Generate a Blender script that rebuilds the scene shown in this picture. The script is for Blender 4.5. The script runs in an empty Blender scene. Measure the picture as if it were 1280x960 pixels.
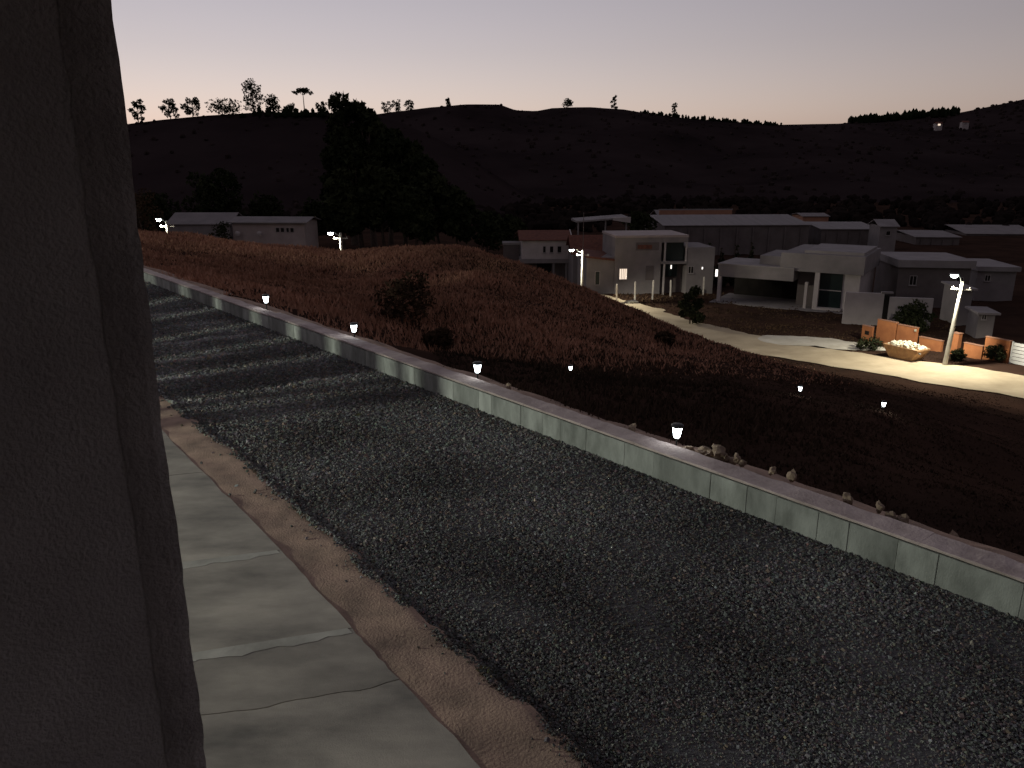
import bpy, bmesh, math, random
import numpy as np
from mathutils import Vector, Matrix, noise as mnoise

R = math.radians
rng = np.random.default_rng(7)
random.seed(7)
sc = bpy.context.scene
col = sc.collection

# ------------------------------------------------------------------ camera
CAM_Z, PITCH, FPX = 4.5, R(15.6), 985.0
cam = bpy.data.cameras.new('camera')
cam.sensor_width = 36.0
cam.lens = 36.0 * FPX / 1280.0
cam.clip_start, cam.clip_end = 0.05, 20000
camo = bpy.data.objects.new('camera', cam)
camo.location = (0, 0, CAM_Z)
camo.rotation_euler = (math.pi / 2 - PITCH, 0, 0)
col.objects.link(camo)
sc.camera = camo

# ------------------------------------------------------------------ sky, sun, exposure
SUN_EL, SUN_AZ = R(-3.0), R(-25)          # just set, a little left of the view
world = bpy.data.worlds.new('World')
sc.world = world
world.use_nodes = True
wn, wl = world.node_tree.nodes, world.node_tree.links
wn.clear()
sky = wn.new('ShaderNodeTexSky')
sky.sky_type = 'NISHITA'
sky.sun_disc = False
sky.sun_elevation = SUN_EL
sky.sun_rotation = SUN_AZ
sky.altitude = 700
sky.air_density = 1.0
sky.dust_density = 2.0
sky.ozone_density = 1.0
hsv = wn.new('ShaderNodeHueSaturation')
hsv.inputs['Saturation'].default_value = 0.45
gam = wn.new('ShaderNodeGamma')
gam.inputs['Gamma'].default_value = 0.75
tint = wn.new('ShaderNodeMix')
tint.data_type = 'RGBA'
tint.blend_type = 'MULTIPLY'
tint.inputs[0].default_value = 1.0
tint.inputs[7].default_value = (1.0, 0.895, 0.965, 1)
bg = wn.new('ShaderNodeBackground')
bg.inputs['Strength'].default_value = 0.10
out = wn.new('ShaderNodeOutputWorld')
wl.new(sky.outputs['Color'], gam.inputs['Color'])
wl.new(gam.outputs['Color'], hsv.inputs['Color'])
wl.new(hsv.outputs['Color'], tint.inputs[6])
wl.new(tint.outputs[2], bg.inputs['Color'])
wl.new(bg.outputs['Background'], out.inputs['Surface'])

sun = bpy.data.lights.new('sun', 'SUN')
sun.energy = 0.02
sun.angle = R(12)
sun.color = (1.0, 0.78, 0.62)
suno = bpy.data.objects.new('sun', sun)
suno.rotation_euler = Vector((math.sin(SUN_AZ) * math.cos(R(2)), math.cos(SUN_AZ) * math.cos(R(2)), math.sin(R(2)))).to_track_quat('Z', 'Y').to_euler()
col.objects.link(suno)

vs = sc.view_settings
vs.view_transform = 'Standard'
vs.look = 'None'
vs.gamma = 1.0
vs.use_curve_mapping = False
vs.exposure = 3.8
sc.render.engine = 'CYCLES'
sc.cycles.use_denoising = True
sc.cycles.max_bounces = 4
sc.cycles.sample_clamp_indirect = 3.0

# ------------------------------------------------------------------ helpers
CP, SP = math.cos(PITCH), math.sin(PITCH)
def ray(px, py):
    xc, yc = px - 640.0, 480.0 - py
    return Vector((xc, FPX * CP + yc * SP, -FPX * SP + yc * CP))
def at(px, py, Y):
    """the place in the world seen at a photo pixel, Y metres ahead"""
    r = ray(px, py); t = Y / r.y
    return Vector((r.x * t, Y, CAM_Z + r.z * t))
def on(px, py, z):
    r = ray(px, py); t = (z - CAM_Z) / r.z
    return Vector((r.x * t, r.y * t, z))

def tag(o, label=None, cat=None, group=None, kind=None):
    if label: o['label'] = label
    if cat: o['category'] = cat
    if group: o['group'] = group
    if kind: o['kind'] = kind
    return o

def link(name, me, mat=None, parent=None, loc=None):
    o = bpy.data.objects.new(name, me)
    if mat is not None and me is not None and not me.materials:
        me.materials.append(mat)
    col.objects.link(o)
    if parent is not None: o.parent = parent
    if loc is not None: o.location = loc
    return o

def empty(name, loc=(0, 0, 0), rz=0.0):
    o = bpy.data.objects.new(name, None)
    o.location = loc
    o.rotation_euler = (0, 0, rz)
    o.empty_display_size = 0.2
    col.objects.link(o)
    return o

class MB:
    def __init__(self): self.v, self.f, self.s = [], [], []
    def add(self, vs, fs, smooth=False):
        b = len(self.v)
        self.v += [tuple(p) for p in vs]
        self.f += [tuple(i + b for i in q) for q in fs]
        self.s += [smooth] * len(fs)
        return self
    def box(self, x0, x1, y0, y1, z0, z1, tf=None):
        vs = [Vector((x, y, z)) for z in (z0, z1) for x, y in ((x0, y0), (x1, y0), (x1, y1), (x0, y1))]
        if tf: vs = [tf(p) for p in vs]
        return self.add(vs, [(3, 2, 1, 0), (4, 5, 6, 7), (0, 1, 5, 4), (1, 2, 6, 5), (2, 3, 7, 6), (3, 0, 4, 7)])
    def prism(self, pts, z0, z1):
        n = len(pts)
        vs = [(p[0], p[1], z0) for p in pts] + [(p[0], p[1], z1) for p in pts]
        fs = [tuple(range(n - 1, -1, -1)), tuple(range(n, 2 * n))] + [(i, (i + 1) % n, n + (i + 1) % n, n + i) for i in range(n)]
        return self.add(vs, fs)
    def tube(self, pts, rads, seg=8, cap=True):
        pts = [Vector(p) for p in pts]
        rings = []
        for i, p in enumerate(pts):
            d = (pts[min(i + 1, len(pts) - 1)] - pts[max(i - 1, 0)]).normalized()
            a = d.cross(Vector((0, 0, 1)) if abs(d.z) < 0.9 else Vector((1, 0, 0))).normalized()
            b = d.cross(a)
            rings.append([p + (a * math.cos(t) + b * math.sin(t)) * rads[i] for t in (2 * math.pi * k / seg for k in range(seg))])
        vs = [q for r in rings for q in r]
        fs = [(i * seg + k, i * seg + (k + 1) % seg, (i + 1) * seg + (k + 1) % seg, (i + 1) * seg + k) for i in range(len(pts) - 1) for k in range(seg)]
        self.add(vs, fs, True)
        if cap:
            self.add(rings[0], [tuple(range(seg))]); self.add(rings[-1], [tuple(range(seg - 1, -1, -1))])
        return self
    def lathe(self, prof, c=(0, 0, 0), seg=12, smooth=True):
        vs = [(c[0] + r * math.cos(2 * math.pi * k / seg), c[1] + r * math.sin(2 * math.pi * k / seg), c[2] + z) for r, z in prof for k in range(seg)]
        fs = [(i * seg + k, i * seg + (k + 1) % seg, (i + 1) * seg + (k + 1) % seg, (i + 1) * seg + k) for i in range(len(prof) - 1) for k in range(seg)]
        self.add(vs, fs, smooth)
        self.add(vs[:seg], [tuple(range(seg - 1, -1, -1))]); self.add(vs[-seg:], [tuple(range(seg))])
        return self
    def mesh(self, name):
        me = bpy.data.meshes.new(name)
        me.from_pydata(self.v, [], self.f)
        me.polygons.foreach_set('use_smooth', self.s)
        bm = bmesh.new(); bm.from_mesh(me)
        bmesh.ops.recalc_face_normals(bm, faces=bm.faces); bm.to_mesh(me); bm.free()
        return me
    def build(self, name, mat, parent=None, loc=None):
        return link(name, self.mesh(name), mat, parent, loc)

def np_mesh(name, v, f, colr=None, smooth=False):
    """v (n,3), f (m,k) all faces with k corners"""
    me = bpy.data.meshes.new(name)
    n, (m, k) = len(v), f.shape
    me.vertices.add(n); me.vertices.foreach_set('co', np.ascontiguousarray(v, dtype=np.float32).ravel())
    me.loops.add(m * k); me.loops.foreach_set('vertex_index', np.ascontiguousarray(f, dtype=np.int32).ravel())
    me.polygons.add(m); me.polygons.foreach_set('loop_start', np.arange(0, m * k, k, dtype=np.int32))
    me.polygons.foreach_set('use_smooth', np.full(m, smooth))
    me.update(calc_edges=True)
    if colr is not None:
        a = me.color_attributes.new('Col', 'FLOAT_COLOR', 'POINT')
        c4 = np.ones((n, 4), dtype=np.float32); c4[:, :3] = colr
        a.data.foreach_set('color', c4.ravel())
    return me

def mat(name, c1, c2=None, scale=4.0, rough=0.85, bump=0.0, bscale=None, detail=5, rand=0.0, attr=False, spec=0.3, stretch=None, metal=0.0):
    m = bpy.data.materials.new(name); m.use_nodes = True
    N, L = m.node_tree.nodes, m.node_tree.links
    b = N['Principled BSDF']
    b.inputs['Roughness'].default_value = rough
    b.inputs['Specular IOR Level'].default_value = spec
    b.inputs['Metallic'].default_value = metal
    c2 = c2 or tuple(x * 0.6 for x in c1)
    mp = N.new('ShaderNodeMapping')
    ge = N.new('ShaderNodeNewGeometry'); L.new(ge.outputs['Position'], mp.inputs['Vector'])
    if stretch: mp.inputs['Scale'].default_value = stretch
    nz = N.new('ShaderNodeTexNoise'); nz.inputs['Scale'].default_value = scale; nz.inputs['Detail'].default_value = detail
    nz.inputs['Roughness'].default_value = 0.62
    L.new(mp.outputs['Vector'], nz.inputs['Vector'])
    rp = N.new('ShaderNodeValToRGB')
    rp.color_ramp.elements[0].position, rp.color_ramp.elements[1].position = 0.3, 0.7
    rp.color_ramp.elements[0].color, rp.color_ramp.elements[1].color = (*c2, 1), (*c1, 1)
    L.new(nz.outputs['Fac'], rp.inputs['Fac'])
    last = rp.outputs['Color']
    if attr:
        at_ = N.new('ShaderNodeAttribute'); at_.attribute_name = 'Col'
        mx = N.new('ShaderNodeMix'); mx.data_type = 'RGBA'; mx.blend_type = 'MULTIPLY'; mx.inputs[0].default_value = 1.0
        L.new(last, mx.inputs[6]); L.new(at_.outputs['Color'], mx.inputs[7]); last = mx.outputs[2]
    if rand:
        oi = N.new('ShaderNodeObjectInfo'); mr = N.new('ShaderNodeMapRange')
        mr.inputs['To Min'].default_value, mr.inputs['To Max'].default_value = 1 - rand, 1 + rand
        L.new(oi.outputs['Random'], mr.inputs['Value'])
        mx = N.new('ShaderNodeMix'); mx.data_type = 'RGBA'; mx.blend_type = 'MULTIPLY'; mx.inputs[0].default_value = 1.0
        L.new(last, mx.inputs[6]); L.new(mr.outputs['Result'], mx.inputs[7]); last = mx.outputs[2]
    L.new(last, b.inputs['Base Color'])
    if bump:
        nb = N.new('ShaderNodeTexNoise'); nb.inputs['Scale'].default_value = bscale or scale * 6; nb.inputs['Detail'].default_value = 6
        L.new(mp.outputs['Vector'], nb.inputs['Vector'])
        bp = N.new('ShaderNodeBump'); bp.inputs['Strength'].default_value = bump; bp.inputs['Distance'].default_value = 0.02
        L.new(nb.outputs['Fac'], bp.inputs['Height']); L.new(bp.outputs['Normal'], b.inputs['Normal'])
    return m

def glow(name, color, strength):
    m = bpy.data.materials.new(name); m.use_nodes = True
    b = m.node_tree.nodes['Principled BSDF']
    b.inputs['Base Color'].default_value = (0.8, 0.8, 0.8, 1)
    b.inputs['Emission Color'].default_value = (*color, 1)
    b.inputs['Emission Strength'].default_value = strength
    return m

M = dict(
    gravel=mat('gravel_bed', (0.12, 0.115, 0.115), (0.075, 0.07, 0.068), 30, 0.9, 0.8, 60),
    stone=mat('gravel_stones', (1, 1, 1), (0.7, 0.7, 0.7), 40, 0.95, attr=True, spec=0.12),
    concrete=mat('pavement_concrete', (0.46, 0.415, 0.34), (0.155, 0.143, 0.122), 0.9, 0.88, 0.25, 120, detail=10, rand=0.16, stretch=(0.7, 1.5, 1)),
    soil=mat('red_soil', (0.46, 0.32, 0.24), (0.21, 0.155, 0.12), 2.2, 0.95, 0.7, 40, detail=10, spec=0.08),
    block=mat('cement_block', (0.42, 0.43, 0.395), (0.16, 0.165, 0.148), 1.3, 0.9, 0.3, 30, detail=10, rand=0.20, stretch=(2.2, 2.2, 0.9)),
    cap=mat('pinkish_cap', (0.54, 0.445, 0.41), (0.32, 0.255, 0.23), 2.5, 0.9, 0.5, 25, detail=9, rand=0.10),  # cap colour pinker than the block faces
    mortar=mat('mortar', (0.36, 0.36, 0.33), (0.17, 0.17, 0.155), 6, 0.95, 0.3),
    plaster=mat('rough_plaster', (0.72, 0.70, 0.69), (0.40, 0.385, 0.38), 1.4, 0.95, 0.6, 110, detail=10),
    plaster_dark=mat('darker_plaster', (0.60, 0.575, 0.565), (0.36, 0.34, 0.335), 4, 0.95, 0.6, 90, detail=10),
    earth=mat('dry_hillside', (0.065, 0.036, 0.026), (0.028, 0.018, 0.014), 0.16, 0.95, 0.6, 3, detail=8, spec=0.0),
    grass_dry=mat('dry_grass', (1, 1, 1), (0.65, 0.65, 0.65), 0.2, 0.9, attr=True, spec=0.0),
    road=mat('sandy_road', (0.52, 0.43, 0.30), (0.33, 0.265, 0.18), 0.35, 0.95, 0.5, 3, detail=8, spec=0.08),
    sand=mat('pale_sand', (0.62, 0.58, 0.50), (0.45, 0.41, 0.33), 0.8, 0.95, 0.5, 5, spec=0.08),
    hill=mat('wooded_hill', (0.044, 0.031, 0.031), (0.018, 0.013, 0.0135), 0.010, 0.95, detail=8, spec=0.0),
    leaf=mat('foliage', (1, 1, 1), (0.6, 0.6, 0.6), 0.8, 0.8, attr=True, spec=0.0),
    bark=mat('bark', (0.13, 0.10, 0.08), (0.06, 0.045, 0.04), 3, 0.9, spec=0.0),
    white=mat('house_paint', (0.50, 0.45, 0.43), (0.40, 0.355, 0.34), 0.7, 0.85, spec=0.08),
    cream=mat('warm_house_paint', (0.46, 0.385, 0.36), (0.36, 0.30, 0.28), 0.5, 0.85, spec=0.08),
    grey=mat('grey_render', (0.27, 0.24, 0.235), (0.20, 0.18, 0.175), 0.5, 0.88, spec=0.08),
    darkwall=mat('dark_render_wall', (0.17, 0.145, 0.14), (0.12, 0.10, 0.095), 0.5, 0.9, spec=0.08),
    roofslab=mat('pale_roof_slab', (0.31, 0.28, 0.275), (0.23, 0.205, 0.20), 0.4, 0.8, spec=0.08),
    sheet=mat('metal_roof_sheet', (0.25, 0.22, 0.215), (0.18, 0.16, 0.155), 0.15, 0.6, stretch=(8, 0.5, 1), spec=0.08),
    tile=mat('clay_roof_tile', (0.20, 0.085, 0.06), (0.11, 0.05, 0.04), 2.0, 0.85, 0.6, 8, spec=0.08),
    orange=mat('orange_render', (0.46, 0.185, 0.075), (0.33, 0.125, 0.055), 1.2, 0.9, 0.3, 12, spec=0.08),
    orange_band=mat('terracotta_band', (0.40, 0.21, 0.13), (0.30, 0.15, 0.10), 0.6, 0.9),
    glass=mat('dark_glass', (0.018, 0.028, 0.027), (0.012, 0.018, 0.018), 1, 0.25, spec=0.35),
    frame=mat('window_frame', (0.42, 0.38, 0.36), (0.36, 0.32, 0.31), 3, 0.6),
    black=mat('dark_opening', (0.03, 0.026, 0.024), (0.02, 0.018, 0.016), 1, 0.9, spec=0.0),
    pole=mat('pole_concrete', (0.42, 0.40, 0.35), (0.30, 0.285, 0.25), 2, 0.85, 0.2),
    steel=mat('galvanised_steel', (0.35, 0.36, 0.36), (0.25, 0.26, 0.26), 5, 0.5, metal=0.3),
    plastic=mat('black_plastic', (0.02, 0.02, 0.02), (0.015, 0.015, 0.015), 5, 0.5),
    rock=mat('field_rock', (0.33, 0.245, 0.18), (0.17, 0.12, 0.085), 7, 0.9, 0.5, 30, rand=0.2),
    skip=mat('worn_skip_paint', (0.45, 0.27, 0.13), (0.24, 0.13, 0.07), 2.5, 0.8, 0.3),
    rubble=mat('pale_rubble', (0.60, 0.57, 0.45), (0.42, 0.39, 0.30), 3, 0.9, 0.5),
    gate=mat('white_gate_paint', (0.62, 0.62, 0.60), (0.5, 0.5, 0.48), 2, 0.6),
    postw=mat('whitewashed_post', (0.62, 0.57, 0.50), (0.48, 0.43, 0.38), 4, 0.8),
    lamp=glow('street_lamp_lens', (0.86, 1.0, 0.93), 3.0),
    solar=glow('solar_lens', (0.86, 0.95, 1.0), 0.8),
    lit=glow('lit_room', (1.0, 0.80, 0.62), 0.07),
    litdim=glow('lit_glow', (1.0, 0.93, 0.85), 0.12),
)

# ------------------------------------------------------------------ frame of the yard: along d, outward n
W0 = Vector((-0.38, 13.86, 0)); D = Vector((-0.635, 0.7725, 0)).normalized(); NV = Vector((D.y, -D.x, 0))
YRZ = math.atan2(D.y, D.x)
def yard(s, n, z=0.0):
    p = W0 + D * s + NV * n
    return Vector((p.x, p.y, z))
def sn(p):
    r = Vector((p[0], p[1], 0)) - W0
    return r.dot(D), r.dot(NV)

# ------------------------------------------------------------------ terrain
ctrl = []
for s in range(-24, 64, 5):
    ctrl += [(*yard(s, 0.5)[:2], 0.12), (*yard(s, 1.6)[:2], -0.12)]
    ctrl += [(*yard(s, -4)[:2], 0.12)]
for a in [(713, 471, 23), (999, 498, 21.5), (1104, 510, 20.5), (560, 440, 30), (570, 384, 38), (580, 338, 50), (590, 312, 62),
          (500, 452, 27), (640, 455, 27), (780, 462, 28),
          (420, 316, 60), (200, 292, 60), (100, 288, 60), (400, 350, 46), (300, 330, 46), (500, 312, 61), (660, 336, 54),
          (690, 356, 48), (760, 399, 43), (800, 418, 41), (850, 437, 39), (900, 451, 39), (900, 462, 30), (900, 484, 23.5),
          (1280, 560, 30), (1280, 530, 38), (1280, 640, 16), (1104, 545, 15.5), (1104, 497, 33), (1000, 470, 35)]:
    ctrl.append(tuple(at(*a)))
ROAD = [(58, 18, -9.0), (48, 36, -9.9), (40, 48, -10.4), (33, 57.0, -10.75), (26, 64.5, -11.1), (20, 74, -11.6), (16.5, 84, -12.0), (13, 95, -12.4), (9.5, 107, -12.8), (4, 122, -13.2)]
for p in ROAD:
    ctrl.append(p)
    ctrl.append((p[0] + 4.5, p[1] + 2.5, p[2])); ctrl.append((p[0] - 4.0, p[1] - 2.3, p[2] + 0.05))
ctrl += [(60, 92, -12.6), (34, 95, -12.6), (42, 84, -12.3), (38, 75, -11.8), (50, 70, -11.6), (17, 110, -13), (0, 128, -13.3), (30, 125, -13.3),
         (60, 140, -14), (0, 170, -14), (60, 200, -14), (-4, 86, -10.5), (-30, 86, -7.5), (-30, 115, -9.5), (-60, 100, -7), (-40, 160, -11),
         (-40, 210, -14), (-100, 130, -7), (-100, 210, -13), (-80, 60, -1), (100, 60, -11), (100, 120, -13), (120, 180, -14), (6, 64, -7.5), (80, 20, -9.5)]
C = np.array(ctrl)
def U(r2): return np.where(r2 > 1e-9, r2 * np.log(r2 + 1e-12) * 0.5, 0.0)
nC = len(C)
K = U(((C[:, None, :2] - C[None, :, :2]) ** 2).sum(-1)) + np.eye(nC) * 8.0
Pm = np.hstack([np.ones((nC, 1)), C[:, :2]])
A = np.zeros((nC + 3, nC + 3)); A[:nC, :nC] = K; A[:nC, nC:] = Pm; A[nC:, :nC] = Pm.T
wt = np.linalg.solve(A, np.concatenate([C[:, 2], np.zeros(3)]))
def road_dist(x, y):
    best = np.full(np.shape(x), 1e9)
    for a, b in zip(ROAD[:-1], ROAD[1:]):
        ax, ay, bx, by = a[0], a[1], b[0], b[1]
        t = np.clip(((x - ax) * (bx - ax) + (y - ay) * (by - ay)) / ((bx - ax) ** 2 + (by - ay) ** 2), 0, 1)
        best = np.minimum(best, np.hypot(x - ax - t * (bx - ax), y - ay - t * (by - ay)))
    return best
def ground_z(x, y, bumps=True):
    x = np.atleast_1d(np.asarray(x, float)); y = np.atleast_1d(np.asarray(y, float))
    z = np.zeros_like(x)
    for i0 in range(0, x.size, 20000):
        xs, ys = x[i0:i0 + 20000], y[i0:i0 + 20000]
        r2 = (xs[:, None] - C[None, :, 0]) ** 2 + (ys[:, None] - C[None, :, 1]) ** 2
        z[i0:i0 + 20000] = U(r2) @ wt[:nC] + wt[nC] + wt[nC + 1] * xs + wt[nC + 2] * ys
    far = np.clip(np.maximum(np.maximum((y - 150) / 70, (np.abs(x - 10) - 85) / 60), (-5 - y) / 30), 0, 1)
    far = far * far * (3 - 2 * far)
    z = z * (1 - far) - 14.0 * far
    if bumps:
        k = np.clip((road_dist(x, y) - 4.5) / 5, 0, 1)
        b = 0.12 * np.sin(x * 0.9 + 1.3 * np.sin(y * 0.55)) * np.sin(y * 0.8 + 1.1 * np.sin(x * 0.47)) + 0.07 * np.sin(x * 2.3 + y * 1.1) * np.sin(y * 2.0 - x * 0.9)
        z = z + b * k
    rx, ry = x - W0.x, y - W0.y
    n = rx * NV.x + ry * NV.y
    s = rx * D.x + ry * D.y
    near = np.clip((n - 0.4) / 1.2, 0, 1)
    z = np.where((n < 1.6) & (s < 70), z * near + (1 - near) * np.minimum(z, 0.16), z)
    inside = np.clip((0.32 - n) / 0.25, 0, 1)
    z = np.where((n > -45) & (s < 70) & (s > -45), z * (1 - inside) + inside * -0.5, z)
    return z
def gz(x, y): return float(ground_z(x, y)[0])

def axis(lo, a, b, hi, fine, grow=1.16):
    m = list(np.arange(a, b, fine)); s = fine; v = b
    while v < hi: m.append(v); s *= grow; v += s
    m.append(hi); s = fine; v = a - fine; pre = []
    while v > lo: pre.append(v); s *= grow; v -= s
    pre.append(lo)
    return np.array(pre[::-1] + m)
gx, gy = axis(-6000, -32, 50, 6000, 0.55), axis(-3000, 4, 75, 9000, 0.55)
XX, YY = np.meshgrid(gx, gy)
ZZ = ground_z(XX.ravel(), YY.ravel())
idx = np.arange(XX.size).reshape(XX.shape)
F = np.stack([idx[:-1, :-1], idx[:-1, 1:], idx[1:, 1:], idx[1:, :-1]], -1).reshape(-1, 4)
gnd = link('ground', np_mesh('ground', np.stack([XX.ravel(), YY.ravel(), ZZ], 1), F, smooth=True), M['earth'])
tag(gnd, 'dry brown hillside falling away from the wall to the valley', kind='structure')

# road: a sheet following the ground
def ribbon(name, pts, w0, w1, m, lift, wob, label, step=1.0):
    P = np.array(pts)
    seg = np.concatenate([[0], np.cumsum(np.hypot(*np.diff(P[:, :2], axis=0).T))])
    t = np.arange(0, seg[-1], step)
    x, y = np.interp(t, seg, P[:, 0]), np.interp(t, seg, P[:, 1])
    k = np.ones(9) / 9
    xp, yp = np.pad(x, 4, 'edge'), np.pad(y, 4, 'edge')
    x, y = np.convolve(xp, k, 'valid'), np.convolve(yp, k, 'valid')
    dx, dy = np.gradient(x), np.gradient(y); l = np.hypot(dx, dy); dx, dy = dx / l, dy / l
    nw = 9; V = []
    for i in range(len(t)):
        a = w0 + wob * (math.sin(t[i] * 0.31) + 0.6 * math.sin(t[i] * 0.83 + 1) + 0.5 * math.sin(t[i] * 1.9))
        b = w1 + wob * (math.sin(t[i] * 0.27 + 2) + 0.6 * math.sin(t[i] * 0.71) + 0.5 * math.sin(t[i] * 2.2))
        for j in range(nw):
            q = -a + (a + b) * j / (nw - 1)
            V.append((x[i] + dy[i] * q, y[i] - dx[i] * q))
    V = np.array(V)
    rut = lift * (1 - 0.0 * V[:, 0])
    Z = ground_z(V[:, 0], V[:, 1]) + rut
    I = np.arange(len(V)).reshape(len(t), nw)
    Fq = np.stack([I[:-1, :-1], I[1:, :-1], I[1:, 1:], I[:-1, 1:]], -1).reshape(-1, 4)
    o = link(name, np_mesh(name, np.column_stack([V, Z]), Fq, smooth=True), m)
    return tag(o, label, kind='structure')
ribbon('road', ROAD, 3.6, 3.3, M['road'], 0.07, 0.30, 'pale sandy dirt road lit by the street lamps')

# ------------------------------------------------------------------ hills
def hill(name, prof, Yr, depth_front, depth_back, label, base=-16.0, rough=2.0, seed=0, pw=1.25):
    px = np.arange(prof[0][0], prof[-1][0] + 1, 6.0)
    py = np.interp(px, [p[0] for p in prof], [p[1] for p in prof])
    ridge = np.array([at(a, b, Yr) for a, b in zip(px, py)])
    ts = np.concatenate([np.linspace(-1, 0, 30), np.linspace(0, 1, 9)[1:]])
    V = []
    for i, r in enumerate(ridge):
        for t in ts:
            Y = Yr + (t * depth_front if t < 0 else t * depth_back)
            k = (1 - abs(t)) ** (pw if t < 0 else 1)
            k = k * k * (3 - 2 * k) * 0.35 + k * 0.65
            X = r[0] * (0.35 + 0.65 * Y / Yr)
            z = base + (r[2] - base) * k
            e = rough * (1 - abs(1 - 2 * min(k, 1)) ** 2 * 0.9) * (mnoise.noise(Vector((X * 0.012, Y * 0.012, seed))) * 2 + mnoise.noise(Vector((X * 0.04, Y * 0.04, seed))) * 0.7)
            V.append((X, Y, z + e))
    I = np.arange(len(V)).reshape(len(ridge), len(ts))
    Fq = np.stack([I[:-1, :-1], I[1:, :-1], I[1:, 1:], I[:-1, 1:]], -1).reshape(-1, 4)
    o = link(name, np_mesh(name, np.array(V), Fq, smooth=True), M['hill'])
    tag(o, label, kind='structure')
    return np.array(V).reshape(len(ridge), len(ts), 3)
H1 = hill('hill', [(-700, 240), (-300, 190), (0, 166), (150, 156), (200, 150), (260, 144), (320, 140), (400, 140), (450, 143), (500, 152), (560, 180), (640, 232), (720, 275)],
          420, 170, 160, 'dark near hill on the left carrying the lone trees', seed=1)
H2 = hill('hill', [(0, 250), (200, 190), (350, 158), (430, 149), (490, 140), (540, 134), (580, 131), (625, 131), (645, 138), (670, 139), (690, 135), (740, 134), (780, 137), (810, 142), (850, 147), (920, 152), (970, 156), (1010, 155), (1060, 154), (1120, 162), (1200, 172), (1300, 180), (1600, 200)],
          820, 470, 300, 'long dark wooded ridge across the middle', seed=2, rough=4)
H3 = hill('hill', [(850, 200), (940, 176), (1000, 160), (1060, 153), (1100, 150), (1150, 146), (1180, 145), (1220, 137), (1280, 124), (1400, 98), (1600, 80), (1900, 110)],
          1150, 500, 400, 'highest dark slope rising at the right edge', seed=3, rough=4)

# ------------------------------------------------------------------ foliage
def leaf_cloud(centers, radii, n, size, c_lo, c_hi, r, flat=1.0, droop=0.0):
    """leaf-sized triangles spread through lobes; returns v, f, colour"""
    centers = np.array(centers, float); radii = np.array(radii, float)
    w = radii ** 2; k = r.choice(len(centers), n, p=w / w.sum())
    d = r.normal(size=(n, 3)); d /= np.linalg.norm(d, axis=1)[:, None]
    rad = radii[k] * r.uniform(0.35, 1.05, n) ** 0.6
    p = centers[k] + d * rad[:, None] * np.array([1, 1, flat])
    p[:, 2] -= droop * r.uniform(0, 1, n) * radii[k]
    a = r.normal(size=(n, 3)); a /= np.linalg.norm(a, axis=1)[:, None]
    b = np.cross(a, r.normal(size=(n, 3))); b /= np.linalg.norm(b, axis=1)[:, None] + 1e-9
    s = size * r.uniform(0.5, 1.4, n)[:, None]
    v = np.stack([p - a * s * 0.5, p + a * s * 0.5 + b * s * 0.15, p + b * s], 1).reshape(-1, 3)
    f = np.arange(3 * n).reshape(-1, 3)
    t = (r.uniform(0, 1, n) * 0.5 + r.uniform(0, 1, len(centers))[k] * 0.5)[:, None]
    c = np.array(c_lo) * (1 - t) + np.array(c_hi) * t
    return v, f, np.repeat(c, 3, 0)

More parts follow.
